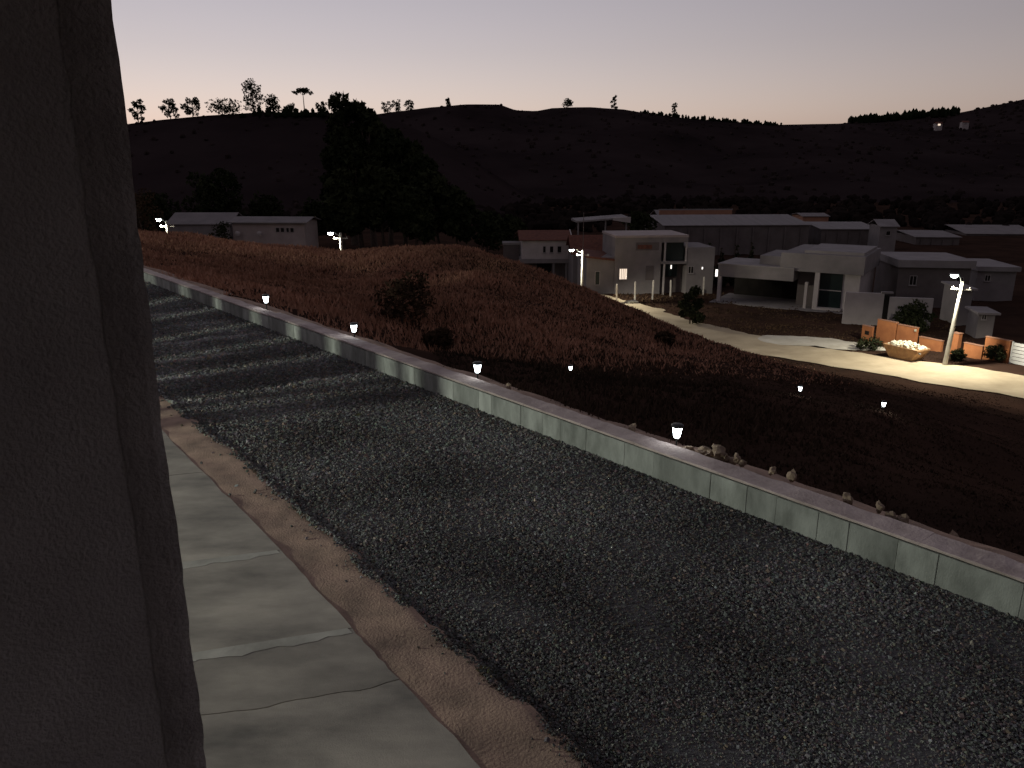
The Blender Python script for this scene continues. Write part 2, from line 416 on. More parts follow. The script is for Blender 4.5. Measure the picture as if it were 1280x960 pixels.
GREEN = ((0.020, 0.026, 0.014), (0.055, 0.060, 0.030))
def tree(name, base, h, w, label, group=None, style='round', seed=0, leaves=900, cat='tree', lsize=None, cols=None):
    r = np.random.default_rng(seed + 100); rd = random.Random(seed)
    o = empty(name, base)
    tag(o, label, cat, group)
    mb = MB()
    ht = {'round': 0.45, 'tall': 0.60, 'palm': 0.85, 'conifer': 0.95, 'shrub': 0.4, 'open': 0.55}[style] * h
    lean = rd.uniform(-0.06, 0.06) * h
    tr = max(0.018 * h, 0.03)
    top = Vector((lean, 0, ht))
    mb.tube([(0, 0, -0.4), (lean * 0.3, 0, ht * 0.4), top], [tr * 1.5, tr, tr * 0.55], 7)
    cs, rs = [], []
    if style == 'conifer':
        for i in range(9):
            t = i / 8; cs.append((0, 0, h * (0.16 + 0.8 * t))); rs.append(max(w * 0.5 * (1 - t) ** 0.9, 0.05 * w))
    elif style == 'palm':
        for i in range(7):
            a = i * 2 * math.pi / 7
            e = top + Vector((math.cos(a) * w * 0.5, math.sin(a) * w * 0.5, -0.02 * h)); m_ = top + Vector((math.cos(a) * w * 0.25, math.sin(a) * w * 0.25, 0.08 * h))
            mb.tube([top, m_, e], [tr * 0.5, tr * 0.35, tr * 0.2], 5)
            cs += [tuple(m_), tuple(e)]; rs += [w * 0.13, w * 0.10]
    else:
        nl = {'round': 13, 'tall': 11, 'shrub': 9, 'open': 9}[style]
        for i in range(nl):
            a = i * 2.4 + rd.uniform(-0.4, 0.4); t = (i + 0.5) / nl
            rr = w * 0.5 * (0.35 + 0.55 * math.sin(math.pi * min(0.15 + t * 0.8, 1)))
            if style == 'tall': rr = w * 0.5 * (0.8 - 0.45 * t) * rd.uniform(0.6, 1.1)
            lo = {'round': 0.38, 'tall': 0.16, 'shrub': 0.15, 'open': 0.22}[style]
            z = h * (lo + (0.93 - lo) * t)
            rr *= rd.uniform(0.6, 1.1)
            e = Vector((lean * z / h + math.cos(a) * rr * 0.75, math.sin(a) * rr * 0.75, z))
            st = Vector((lean * 0.6, 0, min(ht, z * 0.75)))
            mb.tube([st, (st + e) / 2 + Vector((0, 0, 0.03 * h)), e], [tr * 0.5, tr * 0.34, tr * 0.12], 5)
            cs.append(tuple(e)); rs.append(w * rd.uniform(0.13, 0.21) * (1.15 if style != 'open' else 0.8))
    mb.build('trunk', M['bark'], o)
    v, f, c = leaf_cloud(cs, rs, leaves, lsize or max(0.035 * h, 0.12), (cols or GREEN)[0], (cols or GREEN)[1], r, flat=0.8 if style != 'conifer' else 0.5, droop=0.15)
    link('crown', np_mesh('crown', v, f, c), M['leaf'], o)
    return o

def hill_z(V, x, Y):
    """height of a hill surface at x, Y: nearest mesh points"""
    P = V.reshape(-1, 3); d = (P[:, 0] - x) ** 2 + (P[:, 1] - Y) ** 2
    k = np.argsort(d)[:4]; w = 1 / (d[k] + 0.5)
    return float((P[k, 2] * w).sum() / w.sum())

# skyline trees: px, base py, height px, width px, style, words
sky_trees = [
    (173, 155, 32, 20, 'open', 'leftmost small round tree alone on the skyline', 700),
    (214, 152, 30, 26, 'open', 'leaning tree on the skyline, second from the left wall', 700),
    (241, 148, 27, 24, 'open', 'bushy skyline tree just left of the low dome', 700),
    (281, 144, 17, 40, 'round', 'low wide dome of a tree on the left skyline', 800),
    (318, 143, 45, 30, 'tall', 'tallest feathery tree on the left skyline', 900),
    (342, 142, 24, 22, 'tall', 'short dark tree right beside the tallest skyline tree', 700),
    (362, 142, 12, 14, 'shrub', 'little bush on the skyline left of the bent palm', 300),
    (381, 143, 33, 18, 'palm', 'thin bent palm-like tree alone on the left skyline', 420),
    (402, 143, 16, 18, 'open', 'sparse low bush on the skyline right of the palm', 300),
    (420, 144, 17, 20, 'open', 'sparse bush on the skyline next to the big round tree', 300),
]
for i, (px, py, hp, wp, st, lab, nl) in enumerate(sky_trees):
    Y = 418; b = at(px, py, Y); b.z = hill_z(H1, b.x, Y) - 1.2
    top = at(px, py - hp, Y).z
    tree('skyline_tree', b, max(top - b.z, 3), wp * Y / FPX * 1.1, lab, 'trees on the skyline', st, i, nl, lsize=0.9)
for i, (px, hp, wp, st, lab) in enumerate([(484, 12, 16, 'open', 'sparse tree left of the thin row on the skyline'), (497, 13, 15, 'open', 'middle tree of the thin row on the skyline'),
                                      (513, 11, 16, 'open', 'right tree of the thin row on the skyline'), (710, 9, 12, 'round', 'small round bush on the middle of the ridge'),
                                      (767, 15, 9, 'open', 'tiny lone tree standing clear above the ridge'), (842, 15, 9, 'tall', 'tiny upright tree on the ridge above the shed'),
                                      (561, 8, 7, 'tall', 'tiniest tree on the ridge left of its flat top')]):
    Y = 815; b = at(px, 150, Y); b.z = hill_z(H2, b.x, Y) - 3.5
    tree('ridge_tree', b, hp * Y / FPX + 4, wp * Y / FPX * 1.1, lab, 'trees on the far ridge', st, 30 + i, 350, lsize=1.3)

# dark stand of tall trees left of the middle
big = [(443, 106, 60, 'tallest round-topped tree of the dark stand', 175), (467, 117, 50, 'second tallest tree of the dark stand, right of the round top', 172), (425, 158, 60, 'leftmost tree of the dark stand', 178),
       (488, 146, 58, 'dark stand tree at the shoulder of the slope', 165), (505, 168, 56, 'dark stand tree halfway down the slope', 160), (452, 172, 70, 'wide front tree of the dark stand under the round top', 150),
       (528, 190, 56, 'dark stand tree low on the slope', 155), (550, 212, 50, 'lower rounded tree of the dark stand', 150), (570, 232, 46, 'lowest right tree of the dark stand', 148),
       (480, 205, 62, 'front tree of the dark stand above the pale trunks', 140), (430, 222, 56, 'front left tree of the dark stand behind a street lamp', 138), (520, 232, 50, 'short front tree of the dark stand', 136)]
for i, (px, py, wp, lab, Y) in enumerate(big):
    b = at(px, 280, Y); b.z = gz(b.x, Y) - 0.3
    tree('dark_tree', b, at(px, py, Y).z - b.z, wp * Y / FPX, lab, 'dark stand of tall trees', 'round', 50 + i, 4200, lsize=0.85)
for i, (px, py, wp, lab, Y) in enumerate([(265, 215, 60, 'dark tree behind the long low house, left of two', 150), (287, 208, 48, 'taller dark tree behind the long low house, right of two', 152), (200, 240, 60, 'dark tree behind the leftmost street lamp', 140),
                                       (335, 245, 50, 'low dark tree behind the right end of the long house', 155), (395, 250, 46, 'low dark tree between the long house and the stand', 150),
                                       (610, 262, 50, 'low dark tree left of the tiled house', 150), (640, 268, 36, 'small dark tree touching the tiled house', 140), (805, 262, 42, 'dark round tree left of the orange banded shed', 150)]):
    b = at(px, 280, Y); b.z = gz(b.x, Y) - 0.3
    tree('background_tree', b, at(px, py, Y).z - b.z, wp * Y / FPX, lab, 'dark trees behind the houses', 'round', 80 + i, 1500, lsize=0.6)
for i, (px, py, lab) in enumerate([(886, 303, 'leftmost small pointed conifer behind the carport'), (901, 308, 'second pointed conifer behind the carport'), (919, 305, 'third pointed conifer behind the carport'), (938, 301, 'rightmost pointed conifer behind the carport')]):
    Y = 118; b = at(px, 335, Y); b.z = gz(b.x, Y) - 0.2
    tree('conifer', b, at(px, py, Y).z - b.z, 2.2, lab, 'conifers behind the carport', 'conifer', 95 + i, 900, lsize=0.4)
p = at(1018, 330, 125); p.z = gz(p.x, p.y)
tree('background_tree', p, at(1018, 305, 125).z - p.z, 4.6, 'dark round bush behind the flat roofed house', None, 'round', 99, 900, lsize=0.4)
p = on(862, 405, -11.9); p.z = gz(p.x, p.y)
tree('roadside_bush', p, 4.0, 3.0, 'dark upright bush between the road and the carport', None, 'shrub', 101, 1600, 'bush', lsize=0.28)
for i, (px, Y, h, w, lab) in enumerate([(500, 33, 2.0, 2.6, 'dark leafy bush on the dry slope behind the wall'), (833, 40, 0.45, 1.2, 'low bush at the near edge of the sandy road'), (545, 30.5, 0.6, 1.4, 'small dark bush right of the leafy bush on the slope'),
                                    (185, 58, 3.0, 4.0, 'dark shrub at the left end of the dry slope')]):
    x = (px - 640) / FPX * Y * 1.0; z = gz(x, Y)
    tree('shrub', (x, Y, z), h, w, lab, None, 'shrub', 110 + i, 1300, 'bush', lsize=0.16, cols=((0.045, 0.030, 0.020), (0.11, 0.07, 0.045)))

# far wood on the hills: one mass of small crowns
ico = bmesh.new(); bmesh.ops.create_icosphere(ico, subdivisions=1, radius=1.0)
iv = np.array([v.co[:] for v in ico.verts]); ifc = np.array([[v.index for v in f.verts] for f in ico.faces]); ico.free()
def wood(name, V, count, rmin, rmax, label, seed, tmax=0.999, tmin=0.05, conif=None):
    r = np.random.default_rng(seed); nr, nt, _ = V.shape; nf = 29
    vs_, fs_, cs_ = [], [], []
    i = r.uniform(0, nr - 1.01, count); j = nf * (tmin + (tmax - tmin) * r.uniform(0, 1, count) ** 0.8)
    for k in range(count):
        a, b = int(i[k]), int(min(j[k], nf - 0.01)); fa, fb = i[k] - a, min(j[k], nf - 0.01) - b
        p = (V[a, b] * (1 - fa) + V[a + 1, b] * fa) * (1 - fb) + (V[a, b + 1] * (1 - fa) + V[a + 1, b + 1] * fa) * fb
        s = r.uniform(rmin, rmax); sz = s * (r.uniform(0.7, 1.3) if conif is None else r.uniform(1.5, 2.4)); sx = s if conif is None else s * 0.6
        q = iv * r.uniform(0.7, 1.25, (len(iv), 1)) * np.array([sx, sx, sz]) + p + np.array([0, 0, sz * 0.35])
        vs_.append(q); fs_.append(ifc + k * len(iv)); g = r.uniform(0, 1)
        cs_.append(np.tile(np.array([0.040, 0.029, 0.0275]) * (1 - g) + np.array([0.054, 0.039, 0.037]) * g, (len(iv), 1)))
    o = link(name, np_mesh(name, np.vstack(vs_), np.vstack(fs_), np.vstack(cs_)), M['leaf'])
    tag(o, label, 'woodland', kind='stuff')
wood('woodland', H1, 500, 0.4, 1.4, 'scrub and low trees covering the near left hill', 1)
wood('woodland', H2, 1300, 0.7, 2.2, 'dark far wood covering the middle ridge', 2, tmax=0.97)
wood('woodland', H3, 1500, 1.2, 3.2, 'dark far wood covering the right hand slope', 3)
def crest(name, V, px0, px1, Y, count, h0, h1, wd, label, seed):
    r = np.random.default_rng(seed); vs_, fs_, cs_ = [], [], []
    for k in range(count):
        px = r.uniform(px0, px1); x = (px - 640) / (FPX * CP + 330 * SP) * Y; z = hill_z(V, x, Y) - 1.8
        h = r.uniform(h0, h1); w = wd * r.uniform(0.6, 1.2)
        q = iv * r.uniform(0.75, 1.2, (len(iv), 1)) * np.array([w, w, h * 0.55]) + np.array([x, Y + r.uniform(-12, 6), z + h * 0.4])
        vs_.append(q); fs_.append(ifc + k * len(iv)); cs_.append(np.tile(np.array(GREEN[0]), (len(iv), 1)))
    o = link(name, np_mesh(name, np.vstack(vs_), np.vstack(fs_), np.vstack(cs_)), M['leaf'])
    tag(o, label, 'woodland', kind='stuff')
r_ = np.random.default_rng(77); vs_, fs_, cs_ = [], [], []
for k in range(1800):
    y_v = r_.uniform(225, 420); x_v = r_.uniform(-0.75, 0.85) * y_v; s_v = r_.uniform(0.8, 2.6)
    if 0.12 < x_v / y_v < 0.42 and y_v < 262: continue
    vs_.append(iv * r_.uniform(0.7, 1.25, (len(iv), 1)) * s_v + np.array([x_v, y_v, -14 + s_v * 0.7])); fs_.append(ifc + len(cs_) * len(iv)); g_v = r_.uniform(0, 1)
    cs_.append(np.tile(np.array([0.018, 0.013, 0.012]) * (1 - g_v) + np.array([0.030, 0.022, 0.019]) * g_v, (len(iv), 1)))
tag(link('woodland', np_mesh('woodland', np.vstack(vs_), np.vstack(fs_), np.vstack(cs_)), M['leaf']), 'dark scrub on the valley floor behind the sheds', 'woodland', kind='stuff')
crest('woodland', H2, 800, 975, 818, 150, 2, 5.5, 1.5, 'ragged line of small conifers along the ridge crest', 4)
crest('woodland', H3, 1062, 1200, 1135, 120, 9, 15, 4.0, 'taller wood edge standing on the right hand crest', 5)
crest('woodland', H1, 300, 480, 416, 60, 2, 6, 1.8, 'low scrub along the crest of the near left hill', 6)

# dry grass on the slope: one mass of blades
def grass(name, n, region, hmin, hmax, c_lo, c_hi, label, seed, wmul=1.0):
    r = np.random.default_rng(seed)
    x, y = region(r, n)
    rx, ry = x - W0.x, y - W0.y
    keep = ((rx * NV.x + ry * NV.y) > 1.0) & (road_dist(x, y) > 3.9 + 0.8 * np.sin(x * 0.7 + y * 0.5))
    x, y = x[keep], y[keep]; n = len(x)
    z = ground_z(x, y) - 0.03
    clump = 0.5 + 0.5 * np.sin(x * 0.35 + 2 * np.sin(y * 0.21)) * np.sin(y * 0.4 + 1.7 * np.sin(x * 0.27))
    h = r.uniform(hmin, hmax, n) * (0.45 + 0.75 * clump) * np.clip(1.0 - 1.3 * np.clip(x / y - 0.05, 0, 1), 0.35, 1)
    dist = np.hypot(x, y); w = (0.012 + dist * 0.0011) * wmul * r.uniform(0.6, 1.4, n)
    a = r.uniform(0, math.pi, n); ln = r.normal(0, 0.35, (n, 2)) * h[:, None]
    b0 = np.stack([x - np.cos(a) * w, y - np.sin(a) * w, z], 1); b1 = np.stack([x + np.cos(a) * w, y + np.sin(a) * w, z], 1)
    tp = np.stack([x + ln[:, 0], y + ln[:, 1], z + h], 1)
    v = np.stack([b0, b1, tp], 1).reshape(-1, 3); f = np.arange(3 * n).reshape(-1, 3)
    big_ = 0.5 + 0.5 * np.sin(x * 0.17 + 1.1 * np.sin(y * 0.13) + 1) * np.sin(y * 0.21 + 1.3 * np.sin(x * 0.11))
    t = np.clip(r.uniform(0, 1, n) * 0.4 + clump * 0.2 + big_ * 0.4, 0, 1)[:, None]
    c = np.repeat(np.array(c_lo) * (1 - t) + np.array(c_hi) * t, 3, 0)
    o = link(name, np_mesh(name, v, f, c), M['grass_dry'])
    tag(o, label, 'grass', kind='stuff')
def reg_mound(r, n):
    y = r.uniform(25, 72, n); u = r.uniform(-0.62, 0.46, n)
    k = r.uniform(0, 1, n) < np.clip((0.46 - u) / 0.40, 0, 1) ** 1.3 * np.clip((y - 26) / 10, 0.03, 1)
    return (u * y)[k], y[k]
def reg_near(r, n):
    y = 7 + 50 * r.uniform(0, 1, n) ** 1.5; return r.uniform(-0.1, 0.72, n) * y, y
def reg_lot(r, n):
    y = r.uniform(60, 110, n); return r.uniform(0.05, 0.6, n) * y, y
grass('dry_grass', 230000, reg_mound, 0.08, 0.36, (0.24, 0.125, 0.08), (0.64, 0.335, 0.22), 'tall reddish dry grass covering the mound behind the wall', 1)
grass('field_grass', 90000, reg_near, 0.05, 0.28, (0.030, 0.025, 0.017), (0.11, 0.066, 0.047), 'short dark grass on the slope between wall and road', 2)
grass('lot_grass', 26000, reg_lot, 0.08, 0.35, (0.05, 0.035, 0.022), (0.13, 0.08, 0.05), 'thin dry grass on the lots across the road', 3)

# ------------------------------------------------------------------ the yard
# gravel bed; streaks of light across it shaped as low ridges
streak_s = []
for py in (394, 411, 433, 456, 479, 512):
    q = on(205, py, 0); streak_s.append(sn(q)[0])
def light_streak_amt(s, n):
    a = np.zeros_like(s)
    for k, rs in enumerate(streak_s):
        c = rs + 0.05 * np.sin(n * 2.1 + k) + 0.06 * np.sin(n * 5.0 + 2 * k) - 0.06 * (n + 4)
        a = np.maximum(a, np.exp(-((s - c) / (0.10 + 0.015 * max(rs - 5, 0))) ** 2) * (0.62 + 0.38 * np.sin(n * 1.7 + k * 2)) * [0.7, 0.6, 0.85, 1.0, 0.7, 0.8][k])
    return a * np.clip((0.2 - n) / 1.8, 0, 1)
def edge_n(s):
    return np.interp(s, [-14, -7.4, -4.4, -0.8, 5.65, 20, 42], [-5.15, -4.88, -4.73, -4.51, -4.35, -4.0, -3.5]) + 0.026 * np.sin(s * 1.7) + 0.014 * np.sin(s * 4.3 + 1) + 0.012 * np.sin(s * 9.7 + 2) + 0.009 * np.sin(s * 23.0 + 1) + 0.006 * np.sin(s * 51.0)
def inner_n(s):
    return np.interp(s, [-14, -6.9, -5.1, -2.6, 3.2, 20, 42], [-5.95, -5.50, -5.39, -5.22, -4.97, -4.4, -3.9])
ss, nn = np.arange(-14, 42, 0.14), np.linspace(0, 1, 42)
S, Q = np.meshgrid(ss, nn, indexing='ij')
E = edge_n(S); Nn = E - 0.10 + (0.02 - E + 0.10) * Q
Zb = 0.035 * light_streak_amt(S, Nn) + 0.012 * np.sin(S * 2.2 + np.sin(Nn * 3)) * np.sin(Nn * 2.7) + 0.02 * np.clip((Q - 0.0) * 6, 0, 1)
Xg, Yg = W0.x + D.x * S + NV.x * Nn, W0.y + D.y * S + NV.y * Nn
I = np.arange(S.size).reshape(S.shape)
Fq = np.stack([I[:-1, :-1], I[:-1, 1:], I[1:, 1:], I[1:, :-1]], -1).reshape(-1, 4)
tag(link('gravel_yard', np_mesh('gravel_yard', np.stack([Xg.ravel(), Yg.ravel(), Zb.ravel()], 1), Fq, smooth=True), M['gravel']), 'bed of dark crushed gravel between soil strip and wall', kind='structure')

NST = 190000
s_ = rng.uniform(-10.5, 30, NST * 6); n_ = rng.uniform(-5.1, 0.0, NST * 6)
x_, y_ = W0.x + D.x * s_ + NV.x * n_, W0.y + D.y * s_ + NV.y * n_
dist = np.hypot(np.hypot(x_, y_), CAM_Z)
vis = (y_ > 3.5) & (np.abs(x_) < 0.75 * y_ + 0.5)
e_ = edge_n(s_); edge_ok = (rng.uniform(0, 1, len(s_)) < 0.02 * np.exp((n_ - e_) * 5)) | (n_ > e_ + np.abs(rng.normal(0, 0.05, len(s_))) - 0.05)
prob = np.clip(9.0 / dist, 0.12, 1.4) ** 2.0
keep = vis & edge_ok & (rng.uniform(0, 1, len(s_)) < prob / 1.96 * 1.0)
s_, n_, x_, y_, dist = [a[keep][:NST] for a in (s_, n_, x_, y_, dist)]
nst = len(s_)
cube = np.array([(-1, -1, -1), (1, -1, -1), (1, 1, -1), (-1, 1, -1), (-1, -1, 1), (1, -1, 1), (1, 1, 1), (-1, 1, 1)], float)
cf = np.array([(3, 2, 1, 0), (4, 5, 6, 7), (0, 1, 5, 4), (1, 2, 6, 5), (2, 3, 7, 6), (3, 0, 4, 7)])
sz = rng.uniform(0.55, 1.25, nst) * 0.0122 * np.clip(dist / 8.0, 0.85, 2.4) * np.where(rng.uniform(0, 1, nst) < 0.03, 1.4, 1.0)
v = cube[None] * rng.uniform(0.45, 1.15, (nst, 8, 1)) * rng.uniform(0.6, 1.2, (nst, 1, 3)) * sz[:, None, None]
u1, u2, u3 = rng.uniform(0, 1, (3, nst)); qx, qy, qz, qw = (np.sqrt(1 - u1) * np.sin(2 * np.pi * u2), np.sqrt(1 - u1) * np.cos(2 * np.pi * u2), np.sqrt(u1) * np.sin(2 * np.pi * u3), np.sqrt(u1) * np.cos(2 * np.pi * u3))
Rm = np.stack([1 - 2 * (qy**2 + qz**2), 2 * (qx*qy - qz*qw), 2 * (qx*qz + qy*qw), 2 * (qx*qy + qz*qw), 1 - 2 * (qx**2 + qz**2), 2 * (qy*qz - qx*qw), 2 * (qx*qz - qy*qw), 2 * (qy*qz + qx*qw), 1 - 2 * (qx**2 + qy**2)], 1).reshape(-1, 3, 3)
v = np.einsum('nij,nkj->nki', Rm, v)
ra = light_streak_amt(s_, n_)
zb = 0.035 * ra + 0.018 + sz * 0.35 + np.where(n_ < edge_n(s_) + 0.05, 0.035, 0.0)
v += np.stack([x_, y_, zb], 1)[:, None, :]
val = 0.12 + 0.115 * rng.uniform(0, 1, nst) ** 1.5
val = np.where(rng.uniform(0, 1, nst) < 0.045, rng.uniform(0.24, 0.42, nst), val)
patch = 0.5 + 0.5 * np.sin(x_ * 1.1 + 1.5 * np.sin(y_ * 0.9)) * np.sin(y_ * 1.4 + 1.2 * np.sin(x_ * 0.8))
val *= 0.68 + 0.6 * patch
val = val * (1 + 1.6 * ra)  # streaks of light painted in: stones paler along them
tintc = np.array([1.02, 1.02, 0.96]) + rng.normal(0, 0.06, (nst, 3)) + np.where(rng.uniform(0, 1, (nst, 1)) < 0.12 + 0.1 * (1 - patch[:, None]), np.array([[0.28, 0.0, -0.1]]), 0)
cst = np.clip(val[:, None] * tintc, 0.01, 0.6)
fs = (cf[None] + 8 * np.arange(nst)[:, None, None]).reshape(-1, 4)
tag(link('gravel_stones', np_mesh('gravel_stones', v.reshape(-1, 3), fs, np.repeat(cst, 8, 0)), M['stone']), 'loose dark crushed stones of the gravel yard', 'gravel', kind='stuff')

# soil strip
ss = np.arange(-14, 42, 0.12); nn = np.linspace(0, 1, 14)
S, Q = np.meshgrid(ss, nn, indexing='ij')
a, b = inner_n(S) - 0.25, edge_n(S) + 0.12 + 0.02 * np.sin(S * 13)
Nn = a + (b - a) * Q
qs = np.clip((Q - 0.22) / 0.2, 0, 1)
Zs = 0.044 + qs * (0.02 * np.sin(S * 1.9 + Nn * 3) * np.sin(Nn * 4 + S) + 0.012 * np.sin(S * 7 + 3 * Nn)) + 0.014 * np.exp(-((Q - 0.78) / 0.14) ** 2) - 0.05 * np.clip((Q - 0.93) / 0.07, 0, 1)
I = np.arange(S.size).reshape(S.shape)
Fq = np.stack([I[:-1, :-1], I[:-1, 1:], I[1:, 1:], I[1:, :-1]], -1).reshape(-1, 4)
tag(link('soil_strip', np_mesh('soil_strip', np.stack([(W0.x + D.x * S + NV.x * Nn).ravel(), (W0.y + D.y * S + NV.y * Nn).ravel(), Zs.ravel()], 1), Fq, smooth=True), M['soil']), 'reddish bare soil strip along the gravel edge', kind='structure')

# concrete pavement in slabs, joints from the photograph; one slab broken by a crack
pav = empty('pavement'); tag(pav, 'worn grey concrete pavement beside the house', kind='structure')
NB = -8.02
def slab_edge(s0, s1, j0=0.0, j1=0.0, seed=0, top=0.055, m='concrete'):
    rd = random.Random(seed); pts = []
    k = 22
    nin0 = inner_n(s0); nin1 = inner_n(s1)
    def jag(s, nfrac, j):  # a joint is straight, a crack wanders
        return s + j * (0.05 * math.sin(nfrac * 5.2 + 1) + 0.022 * math.sin(nfrac * 17 + 2) + 0.012 * math.sin(nfrac * 41))
    slope = 0.42    # the joints run a little askew to the wall
    for i in range(k + 1):
        t = i / k; n = NB + (nin0 - NB) * t
        pts.append(yard(jag(s0, t, j0) - slope * (n - nin0), n))
    ke = 10
    for i in range(1, ke):
        t = i / ke; s = s0 + (s1 - s0) * t; pts.append(yard(s, float(inner_n(s)) + 0.015 * rd.uniform(-1, 1)))
    for i in range(k + 1):
        t = 1 - i / k; n = NB + (nin1 - NB) * t
        pts.append(yard(jag(s1, t, j1) - slope * (n - nin1), n))
    return MB().prism([(p.x, p.y) for p in pts], -0.12, top).build('slab', M[m], pav)
sj = [sn(on(360, 690, 0))[0], sn(on(458, 784, 0))[0], sn(on(505, 853, 0))[0]]
sbounds = [20, 15.5, 11, 7.2, 3.6, 0.5, sj[0], sj[1], sj[2], -8.6, -11, -14]
for i in range(len(sbounds) - 1):
    hi, lo = sbounds[i], sbounds[i + 1]
    g = 0.006
    jh = 1.0 if i == 8 else 0.0; jl = 1.0 if i == 7 else 0.0
    slab_edge(lo + g, hi - g, jl, jh, i, 0.055 + 0.0008 * math.sin(i * 2.3))
# pale bands along two joints
for k, s in enumerate(sj[:2]):
    mb = MB(); pts1, pts2 = [], []
    for i in range(25):
        t = i / 24; n = NB + (inner_n(s) - 0.04 - NB) * t
        c = s - 0.42 * (n - inner_n(s)); w = (0.05 + 0.008 * math.sin(i * 1.3 + k) + 0.006 * math.sin(i * 3.1)) * (0.4 + 0.6 * math.sin(math.pi * min(max(t, 0.02), 0.98)) ** 0.4)
        pts1.append(yard(c - w * 3.2, n)); pts2.append(yard(c + 0.25 * w, n))
    P_ = pts1 + pts2[::-1]
    mb.prism([(p.x, p.y) for p in P_], 0.03, 0.0585).build('joint_band', M['pale_joint'] if 'pale_joint' in M else mat('pale_joint_band', (0.50, 0.48, 0.41), (0.27, 0.26, 0.22), 2, 0.85, 0.3), pav)

# weeds
def weed(p, label, seed):
    r = np.random.default_rng(seed); n = 26
    a = r.uniform(0, 2 * math.pi, n); L_ = r.uniform(0.04, 0.13, n); v = []
    for k in range(n):
        e = Vector((math.cos(a[k]) * L_[k] * 0.7, math.sin(a[k]) * L_[k] * 0.7, L_[k] * 0.8)); w = Vector((-math.sin(a[k]), math.cos(a[k]), 0)) * 0.008
        v += [Vector((0, 0, 0)) + w, Vector((0, 0, 0)) - w, e]
    o = link('weed', np_mesh('weed', np.array([q[:] for q in v]), np.arange(3 * n).reshape(-1, 3), np.tile([0.13, 0.13, 0.03], (3 * n, 1))), M['leaf'], loc=(p.x, p.y, 0.015))
    tag(o, label, 'weed')
weed(on(448, 523, 0), 'yellowish weed tuft in the gravel near the pale streaks', 1)
weed(on(603, 848, 0), 'small green weed at the edge of the soil strip', 2)

# ------------------------------------------------------------------ low wall of cement blocks with caps
WH, WT = 0.465, 0.40
lw = empty('low_wall', yard(-12, 0), YRZ); tag(lw, 'long low cement block wall edging the gravel yard', 'wall')
STEP = sn(on(343, 412, 0))[0] + 12      # where the far stretch steps back and down
x = 0.0; k = 0; rd = random.Random(4)
LEN = 46.0
bl_cache = {}
while x < LEN:
    L_ = rd.choice([0.39, 0.44, 0.58, 0.61, 0.83, 1.02])
    if x < STEP < x + L_: L_ = STEP - x
    far = x >= STEP - 1e-6
    back, dh = (0.05, 0.05) if far else (0, 0)
    key = (round(L_, 3), far)
    if key not in bl_cache:
        mb = MB(); b = 0.006
        y1, y0 = -back, -WT          # local +y is outward-left of d, so the yard side is y = 0 .. see mirror below
        z1 = WH - dh - 0.032
        pr = [(0.006, 0), (L_ - 0.002, 0)]
        mb.add([(0.002 + b, 0 + back, 0), (L_ - 0.002 - b, 0 + back, 0), (L_ - 0.002 - b, 0 + back, z1), (0.002 + b, 0 + back, z1),
                (0.002, b + back, 0), (L_ - 0.002, b + back, 0), (L_ - 0.002, b + back, z1), (0.002, b + back, z1),
                (0.002, WT - 0.03, 0), (L_ - 0.002, WT - 0.03, 0), (L_ - 0.002, WT - 0.03, z1), (0.002, WT - 0.03, z1)],
               [(0, 1, 2, 3), (4, 0, 3, 7), (1, 5, 6, 2), (5, 9, 10, 6), (8, 4, 7, 11), (9, 8, 11, 10), (3, 2, 6, 7), (7, 6, 10, 11), (0, 4, 8, 9, 5, 1)])
        # yard frame: outward normal is to the right of d, so flip y
        mb.v = [(p[0], -p[1], p[2] - 0.02) for p in mb.v]
        bl_cache[key] = mb.mesh('block'); bl_cache[key].materials.append(M['block'])
    o = link('block', bl_cache[key], None, lw, (x, rd.uniform(-0.006, 0.006), 0)); k += 1
    x += L_
mb = MB(); mb.box(0, STEP - 0.02, -WT + 0.05, -0.008, -0.3, WH - 0.05); mb.box(STEP + 0.02, LEN, -WT + 0.05, -0.058, -0.3, WH - 0.10)
mb.build('mortar_core', M['mortar'], lw)
x = 0.0; cap_cache = {}
while x < LEN:
    L_ = rd.choice([1.16, 1.4, 1.75])
    if x < STEP < x + L_: L_ = STEP - x
    far = x >= STEP - 1e-6
    back, dh = (0.05, 0.05) if far else (0, 0)
    seedc = rd.randrange(3); key = (round(L_, 3), far, seedc)
    if key not in cap_cache:
        mb = MB(); n = 8; top = WH - dh; r2 = random.Random(seedc)
        for i in range(n):
            pass
        vs_ = []
        for i in range(n + 1):
            xx = 0.003 + (L_ - 0.002) * i / n
            j = lambda a: r2.uniform(-a, a)
            vs_ += [(xx, -back + 0.002 + j(.004), top - 0.03), (xx, -back + 0.003 + j(.006), top - 0.014 + j(.005)), (xx, -back - 0.006 + j(.006), top + j(.006)), (xx, -WT + 0.02 + j(.01), top + j(.008)), (xx, -WT + j(.012), top - 0.02 + j(.006)), (xx, -WT + j(.01), top - 0.03)]
        f = [(i * 6 + q, i * 6 + (q + 1) % 6, (i + 1) * 6 + (q + 1) % 6, (i + 1) * 6 + q) for i in range(n) for q in range(6)] + [tuple(range(6)), tuple(n * 6 + q for q in range(5, -1, -1))]
        mb.add(vs_, f); cap_cache[key] = mb.mesh('cap'); cap_cache[key].materials.append(M['cap'])
    link('cap', cap_cache[key], None, lw, (x, 0, 0)); x += L_

# ------------------------------------------------------------------ corner of the house beside the camera
cx, cy = at(195, 480, 1.66)[:2]
hw = empty('house_corner', (cx, cy, 0), YRZ); tag(hw, 'dark rough plastered house corner close at the left edge', 'house')
